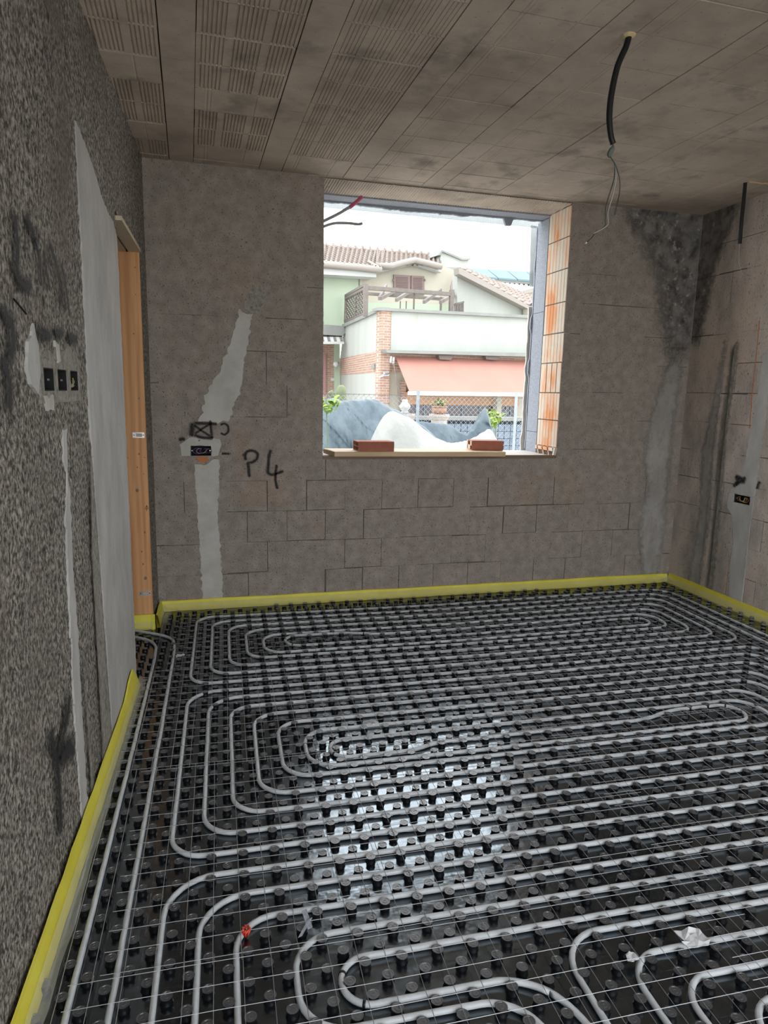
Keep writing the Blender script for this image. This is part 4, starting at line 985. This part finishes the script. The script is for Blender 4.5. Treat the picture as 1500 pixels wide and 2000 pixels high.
for x0, x1 in ((769.5, 801), (803.5, 829)):
    s_ = slab('shutter', [(x0, 536 + (x0 - 769) * .06), (x1, 536 + (x1 - 769) * .06), (x1, 569), (x0, 569)], OB - .08, .06, X['shut'])
    mb = MB()
    for k in range(9):
        y = 541 + k * 3.0 + (x0 - 769) * .05
        mb.prism([pf(x0 + 4, y, OB - .11), pf(x1 - 4, y + .8, OB - .11), pf(x1 - 4, y + 2.2, OB - .085), pf(x0 + 4, y + 1.4, OB - .085)], bk * .02)
    mb.build('louvre', X['shut'], s_)
slab('shutter', [(769, 570.5), (829, 572), (829, 576), (769, 575)], OB - .08, .06, X['timber'])
for x in (769, 830): slab('hinge', [(x - 1, 545), (x + 1.5, 545), (x + 1.5, 549), (x - 1, 549)], OB - .12, .05, X['timber'])
# downpipe
gutter([(893, 526), (892, 541), (890, 547), (885, 552), (883, 560), (883, 608)], OB - .55, .09, 'downpipe')
def tile_roof(e0, e1, r1, r0, nx, ny, amp=.07, step=.05, name='roof_tile'):
    up = Vector((0, 0, 1)); nrm = (e1 - e0).cross(r0 - e0).normalized()
    if nrm.z < 0: nrm = -nrm
    rows = []
    for j in range(ny):
        for t, h in ((j / ny, step), ((j + .999) / ny, 0)):
            row = []
            for i in range(nx * 6 + 1):
                s_ = i / (nx * 6); p = (e0.lerp(e1, s_)).lerp(r0.lerp(r1, s_), t); ph = (i % 6) / 6
                row.append(p + nrm * (h + amp * math.sin(2 * math.pi * ph)))
            rows.append(row)
    o = MB().grid(rows, False).build(name, X['tile'], house); o['kind'] = 'stuff'
    return o
tile_roof(pf(300, 479, OB - .9), pf(748, 525.5, OB - .9), pf(757, 492, OB + 3.6), pf(300, 446, OB + 3.6), 46, 9)
tile_roof(pf(733, 518, OB - .4), pf(862, 519, OB - .4), pf(862, 499.5, OB + 3.6), pf(735, 490, OB + 3.6), 14, 8)
MB().tube([pf(300, 449, OB + 3.6), pf(700, 488, OB + 3.6), pf(862, 501, OB + 3.6)], .13, 8).build('ridge_tile', X['tile'], house)
for k in range(16): MB().tube([pf(636 + k * 14.3, 481.5 + k * 1.25, OB + 3.58), pf(639 + k * 14.3, 481.7 + k * 1.25, OB + 3.58)], .19, 8).build('ridge_clip', X['tile'], house)
MB().prism([pf(722, 508, OB - .6), pf(748, 524, OB - .95), pf(745, 527, OB - .95), pf(718, 511, OB - .6)], bk * .1).build('verge_tile', X['tile'], house)
# raised parapet / chimney block
slab('chimney', [(862, 489), (902, 507), (902, 522), (858, 522)], OB + 1.2, .6, X['white'])
slab('chimney', [(902, 508), (915, 508), (915, 524), (902, 524)], OB + 1.2, .9, X['white'])
slab('chimney_cap', [(857, 498), (863, 487.5), (904, 504), (919, 504), (919, 507.5), (903, 508), (864, 491.5), (860, 499)], OB + 1.1, 1.1, X['grey'])
# right-hand gabled wing with roofs and solar panels
slab('gable_wall', [(893, 531), (902, 537), (1031, 602), (1060, 612), (1060, 640), (893, 625)], 3.0, .3, X['white'])
slab('corner_wall', [(1031, 598), (1090, 590), (1090, 640), (1031, 640)], 2.6, .3, X['cream'])
slab('verge_board', [(896, 523), (905, 526), (1034, 597), (1050, 597), (1050, 603), (1031, 603), (897, 535)], 2.6, .35, X['gutter'])
e0 = pf(1036, 596, 2.5); e1 = pf(1100, 596, 2.5)
tile_roof(pf(1034, 598, 2.6), pf(1090, 603, 2.6), pf(950, 545, 6.5), pf(899, 523, 6.5), 6, 12, .08)
tile_roof(pf(942, 548, 9.5), pf(1070, 562, 9.5), pf(1060, 540, 12), pf(930, 535, 12), 14, 4, .08)
slab('fascia', [(985, 560), (1015, 570), (1070, 555), (1070, 566), (1015, 575), (985, 566)], 9.0, .3, X['gutter'])
slab('dormer_wall', [(1012, 575), (1070, 560), (1070, 600), (1020, 590)], 9.2, .3, X['cream'])
for k in range(4):
    x = 914 + k * 38
    MB().prism([pf(x, 523.5 + k * 2.2, 10.5), pf(x + 37.2, 525.7 + k * 2.2, 10.5), pf(x + 58, 543 + k * 2.5, 8.9), pf(x + 21.5, 540 + k * 2.5, 8.9)], Vector((0, 0, -.08))).build('solar_panel', X['solar'], house)
slab('roof_upstand', [(934, 539), (1072, 550), (1072, 556), (955, 548)], 8.95, .3, X['grey'])
# terrace railing, pergola, lattice
slab('railing', [(888, 593), (906, 588), (907, 591), (888, 596)], 1.6, .06, X['timber'])
for k in range(6): slab('baluster', [(889 + k * 3.1, 592 - k * .7), (890.3 + k * 3.1, 592 - k * .7), (890.3 + k * 3.1, 612), (889 + k * 3.1, 612)], 1.6, .05, X['timber'])
perg = thing('pergola', pf(800, 612, 1.2), 'grey timber pergola standing on the terrace of the white house', 'pergola')
def pbar(name, a, b, w, h, oa, ob, par=None): return MB().bar(pf(*a, oa), pf(*b, ob), w, h).build(name, X['timber'], par or perg)
pbar('beam', (714, 562), (887, 575), .10, .11, .6, .6); pbar('beam', (716, 573.5), (872, 585), .10, .09, 2.8, 2.8)
for a, b in (((741, 583), (754, 557)), ((774, 586), (800, 570)), ((828, 590), (861, 566)), ((743, 583), (770, 569)), ((860, 590), (885, 577))):
    MB().bar(pf(*a, .3), pf(a[0] + (b[0] - a[0]) * 1.0, b[1] + 0, 3.2), .08, .10).build('rafter', X['timber'], perg)
for x, y0, y1, o_, w in ((714.5, 555, 618, .6, .13), (882.5, 566, 612, .6, .13), (809, 570, 608, .7, .045), (861.5, 580, 610, 2.8, .06), (782, 588, 606, 3.2, .03), (793.5, 588, 607, 3.2, .03)):
    t = pf(x, y0, o_); bt = pf(x, y1, o_); bt.x, bt.y = t.x, t.y
    MB().bar(bt, t, w, w, (0, 1, 0)).build('post', X['timber'], perg)
lat_ = thing('lattice_screen', pl(695, 630, .15), 'timber lattice screen closing the left end of the terrace pergola', 'screen')
def lbar(name, a, b, w=.09): return MB().bar(pl(*a, .15), pl(*b, .15), w, w, nF).build(name, X['timber'], lat_)
lbar('rail', (675, 578), (713, 556.5)); lbar('rail', (675, 583), (712, 564)); lbar('post', (676, 576), (674, 628)); lbar('post', (695.5, 570), (694.5, 622), .05); lbar('rail', (674, 629), (713, 612))
def lp(s_, t): return (675.5 + 37 * s_, (583 - 19 * s_) * (1 - t) + (629 - 17 * s_) * t)
for k in range(-6, 10):
    for sg in (1, -1):
        a0 = k / 9; pts = []
        for q in range(21):
            t = q / 20; s_ = a0 + t * .62 if sg > 0 else a0 + (1 - t) * .62
            if 0 <= s_ <= 1: pts.append(lp(s_, t))
        if len(pts) > 1: MB().bar(pl(*pts[0], .15 + .02 * sg), pl(*pts[-1], .15 + .02 * sg), .045, .02, nF).build('slat', X['timber'], lat_)
# left end: low canopy, striped awning, brick pier, green post
slab('canopy_edge', [(560, 628), (676, 637), (676, 648), (670, 656), (560, 650)], OB - .9, .8, X['grey'])
OA = OB - .4
sa = thing('striped_awning', pf(650, 672, OA), 'small striped awning over the left doorway of the house', 'awning')
MB().prism([pf(480, 652.5, OA), pf(668, 651, OA), pf(671, 667, OA - 1.0), pf(480, 667, OA - 1.0)], (0, 0, -.03)).build('cloth', X['whiteb'], sa)
for k in range(15):
    x = 666 - k * 12.2
    MB().prism([pf(x - 5.0, 651.5, OA - .0), pf(x, 651.5, OA - .0), pf(x + 4, 666.3, OA - 1.0), pf(x - 1.0, 666.3, OA - 1.0)], (0, 0, .012)).build('stripe', X['timber'], sa)
MB().prism([pf(480, 667, OA - 1.02), pf(672, 667.5, OA - 1.02), pf(672, 672, OA - 1.02), pf(480, 671.5, OA - 1.02)], bk * .03).build('valance', X['whiteb'], sa)
slab('brick_pier', [(560, 655), (654, 655), (654, 800), (560, 800)], OB, .3, X['brick'])
slab('green_post', [(653.5, 655), (664, 655), (664, 800), (653.5, 800)], OB - .1, .3, X['green'])
slab('pink_door', [(561, 690), (636.5, 690), (636.5, 800), (561, 800)], OB - .12, .1, X['pink'])
slab('letter_plate', [(646, 738.5), (654, 738.5), (654, 744), (646, 744)], OB - .05, .05, X['whiteb'])
lm = MB().lathe([(.0, -.12), (.10, -.06), (.12, 0), (.09, .08), (0, .12)], 10, tuple(pf(656, 711, OB - .45))).build('wall_lamp', X['whiteb'], house)
MB().bar(pf(656, 711, OB - .45), pf(661, 709, OB - .1), .05, .05).build('lamp_arm', X['timber'], lm)
# awning on the front
aw = thing('red_awning', pf(905, 770, -1.2), 'large red cloth awning let down over the front terrace of the house', 'awning')
MB().prism([pf(772.5, 696, .0), pf(1080, 706, .0), pf(1090, 770, -1.3), pf(800, 765, -1.3)], (0, 0, -.02)).build('cloth', X['awn'], aw)
MB().bar(pf(798, 768, -1.3), pf(1092, 771.5, -1.3), .10, .115).build('front_bar', X['whiteb'], aw)
MB().bar(pf(764, 697, -.3), pf(763, 708, -.4), .05, .06).build('arm_bracket', X['whiteb'], aw)
MB().bar(pf(769, 699, -.3), pf(768, 710, -.4), .05, .06).build('arm_bracket', X['whiteb'], aw)
MB().tube([pf(768, 705, -.4), pf(772, 730, -.5), pf(776, 760, -.6), pf(778, 775, -.6)], .012, 5).build('crank_rod', X['timber'], aw)
# terrace wall under the awning: peach render above dark windows
slab('peach_wall', [(797, 766), (1013, 769), (1013, 793), (797, 790)], -.1, .2, X['peach'])
for x0, x1 in ((797, 845), (868, 972), (980, 1006)):
    w_ = slab('window_band', [(x0, 790), (x1, 792.5), (x1, 822), (x0, 820)], -.05, .1, X['glass'])
    for k in range(1, 3):
        xx = x0 + (x1 - x0) * k / 3
        slab('window_bar', [(xx - .8, 791), (xx + .8, 791), (xx + .8, 821), (xx - .8, 821)], -.08, .03, X['blue'], w_)
slab('terrace_column', [(971, 768), (980, 768), (979, 850), (970, 850)], -.3, .3, X['cream'])
# ---- garden wall in blue-grey tiles
YG = 12.0
gw = thing('garden_wall', at(940, 860, YG), 'blue-grey tiled garden wall with dark joints behind the chain-link fence', 'wall')
def gq(px, py): return at(px, py, YG)
a = gq(800, 820); b = gq(1110, 824)
MB().box(a.x, b.x, YG + .015, YG + .2, GZ, a.z).build('wall_core', X['bluedk'], gw)
MB().box(a.x - .03, b.x + .03, YG - .03, YG + .22, a.z, a.z + .07).build('coping', X['grey'], gw)
bw = 13.1 / FPX * 12.4 * 1.03; bh = 14.6 / FPX * 12.4
zz = a.z - .065; row = 0
mb = MB()
for k in range(60):
    x = a.x + k * .045
    if k % 3 != 2: mb.box(x, x + .03, YG - .004, YG + .02, zz + .012, zz + .035)
mb.build('vent_row', X['bluedk'], gw)
while zz > GZ + .1:
    x = a.x
    while x < b.x - .02:
        MB().box(x + .006, min(x + bw, b.x) - .006, YG + random.uniform(-.002, .003), YG + .03, zz - bh + .006, zz - .004).build('wall_tile', X['blue'], gw); x += bw
    zz -= bh; row += 1
# ---- stone pedestals with pots
def pedestal(px, py, w, label, pot):
    c = at(px, py, 11.2); r = thing('stone_pedestal', (c.x, c.y, GZ), label, 'pedestal')
    s_ = 11.2 / FPX; W_ = w * s_ * .5
    MB().lathe([(W_ * .78, GZ), (W_ * .78, c.z - .10), (W_ * .86, c.z - .09), (W_ * .95, c.z - .05), (W_, c.z - .04), (W_, c.z), ], 4 if False else 16, (c.x, c.y, 0), False).build('shaft', X['stone'], r)
    return c
c = pedestal(858, 809, 42, 'round pinkish stone pedestal carrying a clay flower pot', 1)
r = thing('flower_pot', (c.x, c.y, c.z), 'clay flower pot with a yellow-green plant on the stone pedestal', 'flower pot')
MB().lathe([(.06, 0), (.10, .01), (.125, .05), (.13, .10), (.115, .115), (.14, .12), (.14, .135), (.12, .135), (.11, .11)], 14, tuple(c)).build('pot', X['pot'], r)
def leaves(o, n, rad, h, ln, mat, par, seed, name='leaf', wid=.35):
    rnd = random.Random(seed)
    for k in range(n):
        a = rnd.uniform(0, 6.28); el = rnd.uniform(.2, 1.3); d = Vector((math.cos(a) * math.cos(el), math.sin(a) * math.cos(el), math.sin(el)))
        s0 = Vector(o) + Vector((rnd.uniform(-rad, rad), rnd.uniform(-rad, rad), rnd.uniform(0, h))); sd = d.cross(Vector((0, 0, 1))).normalized() * ln * wid * .5; L_ = ln * rnd.uniform(.7, 1.2)
        tip = s0 + d * L_ - Vector((0, 0, L_ * .25)); md = s0 + d * L_ * .5
        MB().add([s0, md + sd, tip, md - sd, md + Vector((0, 0, .012))], [(0, 1, 4), (1, 2, 4), (2, 3, 4), (3, 0, 4)]).build(name, mat, par)
leaves((c.x, c.y, c.z + .12), 40, .09, .07, .14, X['leafd'], r, 3)
c = pedestal(797, 808, 30, 'second stone pedestal, partly hidden behind the white tarpaulin', 0)
r = thing('garden_urn', (c.x - .06, c.y, c.z), 'small white garden urn on the half-hidden stone pedestal', 'urn')
MB().lathe([(.05, 0), (.07, .02), (.05, .05), (.09, .09), (.10, .13), (.07, .17), (.045, .20), (.055, .225), (.03, .24)], 12, (c.x - .06, c.y, c.z)).build('urn_body', X['whiteb'], r)
# ---- chain-link fence
YF = 9.6
fa = at(400, 762.5, YF); fb = at(1075, 779, YF)
fence = thing('chain_link_fence', at(840, 860, YF), 'chain-link fence on galvanised posts in front of the house', 'fence')
zt = fa.z - .02
MB().tube([fa - Vector((.6, 0, 0)), fb + Vector((.6, 0, 0))], .004, 5).build('top_wire', X['timber'], fence)
mb = MB(); x = fa.x - .5; dz = .075; zb = zt - 1.25
while x < fb.x + 1.6:
    for sg in (1, -1):
        n = 17; mb.tube([(x, YF + .002 * sg, zt), (x + sg * 1.25, YF + .002 * sg, zb)], .0028, 3, False)
    x += dz
o = mb.build('netting', X['galv'], fence); o['kind'] = 'stuff'
mb = MB(); x = fa.x - .5
while x < fb.x + .5:
    mb.bar((x, YF, zt - .01), (x + .012, YF, zt + .022), .004, .004); x += dz
o = mb.build('twisted_end', X['timber'], fence); o['kind'] = 'stuff'
for px, py in ((817, 762.5), (1009, 767), (560, 760)):
    t = at(px, py, YF - .05)
    mb = MB(); mb.box(t.x - .024, t.x + .024, t.y - .003, t.y + .003, GZ, t.z).box(t.x + .018, t.x + .024, t.y, t.y + .045, GZ, t.z).build('post', X['galv'], fence)
# ---- tarpaulin heaps
def heap(name, prof, Yr, depth, mat, label, seed, back=.9, amp=.05):
    n = 130; xs = np.linspace(prof[0][0], prof[-1][0], n); ys_ = np.interp(xs, [p[0] for p in prof], [p[1] for p in prof]); rows = []
    for k in range(45):
        f = k / 44; row = []
        for i in range(n):
            top = at(xs[i], ys_[i], Yr)
            if f < .22: g = f / .22; y = Yr + back * (1 - g); z = GZ + (top.z - GZ) * math.sin(g * math.pi / 2) ** .8
            else: g = (f - .22) / .78; y = Yr - depth * g; z = top.z + (GZ - top.z) * (g ** 1.35)
            fx = top.x * 2.6 + z * 2.4 + .4 * noise.noise((top.x * 2, y, seed))
            w = amp * (.7 * noise.noise((top.x * 2.2 + y * 1.3, y * 1.8, seed)) + 2.0 * (.35 - abs(noise.noise((fx, y * .5 - z * .7, seed + 6)))) + 1.0 * (.35 - abs(noise.noise((fx * 2.6, y * .8 - z * 1.2, seed + 8)))) + .45 * (.35 - abs(noise.noise((fx * 6 - z * 5, y * 2, seed + 2)))))
            fade = min(1, abs(f - .22) * 6)
            row.append((top.x + .5 * w * fade, y + w * fade, z + w * (.25 + .75 * fade)))
        rows.append(row)
    return tag(MB().grid(rows).build(name, mat), label, 'tarpaulin')
heap('tarpaulin', [(430, 860), (470, 820), (520, 800), (570, 790), (620, 782), (640, 781), (665, 784), (700, 785), (722, 782.5), (735, 784), (750, 792), (765, 801), (785, 806), (800, 813), (830, 835), (860, 862)], 8.4, 1.5, X['tarpb'], 'blue-grey tarpaulin over the large heap at the left outside the opening', 1, amp=.10)
heap('tarpaulin', [(716, 880), (728, 862), (738, 838), (750, 816), (760, 805), (768, 804), (785, 811), (800, 818), (825, 838), (850, 855), (875, 866), (905, 866), (935, 854), (957, 840), (962, 850), (966, 872)], 7.5, 1.3, X['tarpw'], 'white tarpaulin over the heap in the middle outside the opening', 5, amp=.06)
heap('tarpaulin', [(790, 830), (815, 824), (850, 827), (870, 829), (885, 835), (900, 846), (912, 850), (925, 840), (937, 820), (945, 800), (949, 797), (954, 812), (957, 835), (962, 870)], 8.7, .8, X['tarpb'], 'green-blue tarpaulin with a raised point behind the white tarpaulin', 9, amp=.05)
# ---- plants and the cactus
def sprig(px, py, Y, n, h, label, seed, ln):
    p = at(px, py, Y); r = thing('leafy_plant', (p.x, p.y, GZ), label, 'plant')
    MB().tube([(p.x, p.y, GZ), (p.x + .03, p.y, (GZ + p.z) / 2), (p.x, p.y, p.z + h)], .007, 6).build('stem', X['cactus'], r)
    leaves((p.x, p.y, p.z - h * .3), n, .11, h, ln, X['leaf'], r, seed, 'leaf', .45)
sprig(637, 800, 7.4, 34, .16, 'bright green leafy plant at the left edge of the opening', 21, .13)
sprig(958, 830, 9.2, 30, .20, 'bright green leafy plant behind the white tarpaulin on the right', 22, .15)
sprig(968, 818, 9.3, 16, .14, 'smaller green sprig beside the cream terrace column', 23, .12)
p = at(667, 752, 10.4); r = thing('cactus', (p.x, p.y, GZ), 'tall grey-green columnar cactus in front of the house side wall', 'cactus')
MB().lathe([(.075, GZ), (.085, p.z - .5), (.08, p.z - .12), (.062, p.z - .03), (.03, p.z)], 9, (p.x, p.y, 0)).build('trunk', X['cactus'], r)
MB().tube(catm([(p.x - .02, p.y, p.z - .30), (p.x - .10, p.y, p.z - .22), (p.x - .18, p.y, p.z - .10)], 4), .045, 7).build('arm', X['cactus'], r)
p = at(636, 762, 10.6); mb = MB(); rows = []
for i in range(9):
    a = i / 8; rows.append([(p.x - .55 + 1.0 * a * 1.0, p.y + .5 * b_, GZ + (p.z - GZ + .12) * (1 - .75 * a ** 2.2) * (1 - abs(b_) ** 3)) for b_ in np.linspace(-1, 1, 9)])
mb.grid(rows); tag(mb.build('white_cover', X['whiteb']), 'white rounded cover behind the fence at the left edge of the opening', 'cover')
# ---- glass-fibre net strips hanging in the outer face of the opening
def net(name, p0, p1, p2, p3, nx, ny, label):
    mb = MB()
    for i in range(nx + 1):
        t = i / nx; mb.bar(p0.lerp(p1, t), p3.lerp(p2, t), .0012, .0012, (0, 1, 0))
    for j in range(ny + 1):
        t = j / ny; mb.bar(p0.lerp(p3, t), p1.lerp(p2, t), .0012, .0016, (0, 1, 0))
    r = thing('net_strip', p3, label, 'net')
    o = mb.build('threads', X['whiteb'], r); o['kind'] = 'stuff'
    mb = MB(); mb.prism([p0, p1, p2, p3], (0, .0006, 0)); mb.build('film', MT['net'], r)
YN = 5.24
net('net', at(625, 378, YN), at(1062, 420, YN), at(1062, 447, YN), at(625, 405, YN), 150, 9, 'white glass-fibre net strip hanging along the top of the opening')
net('net', at(1037, 440, YN), at(1062, 445, YN), at(1056, 560, YN), at(1034, 560, YN), 8, 55, 'white glass-fibre net strip hanging down the right side of the opening')
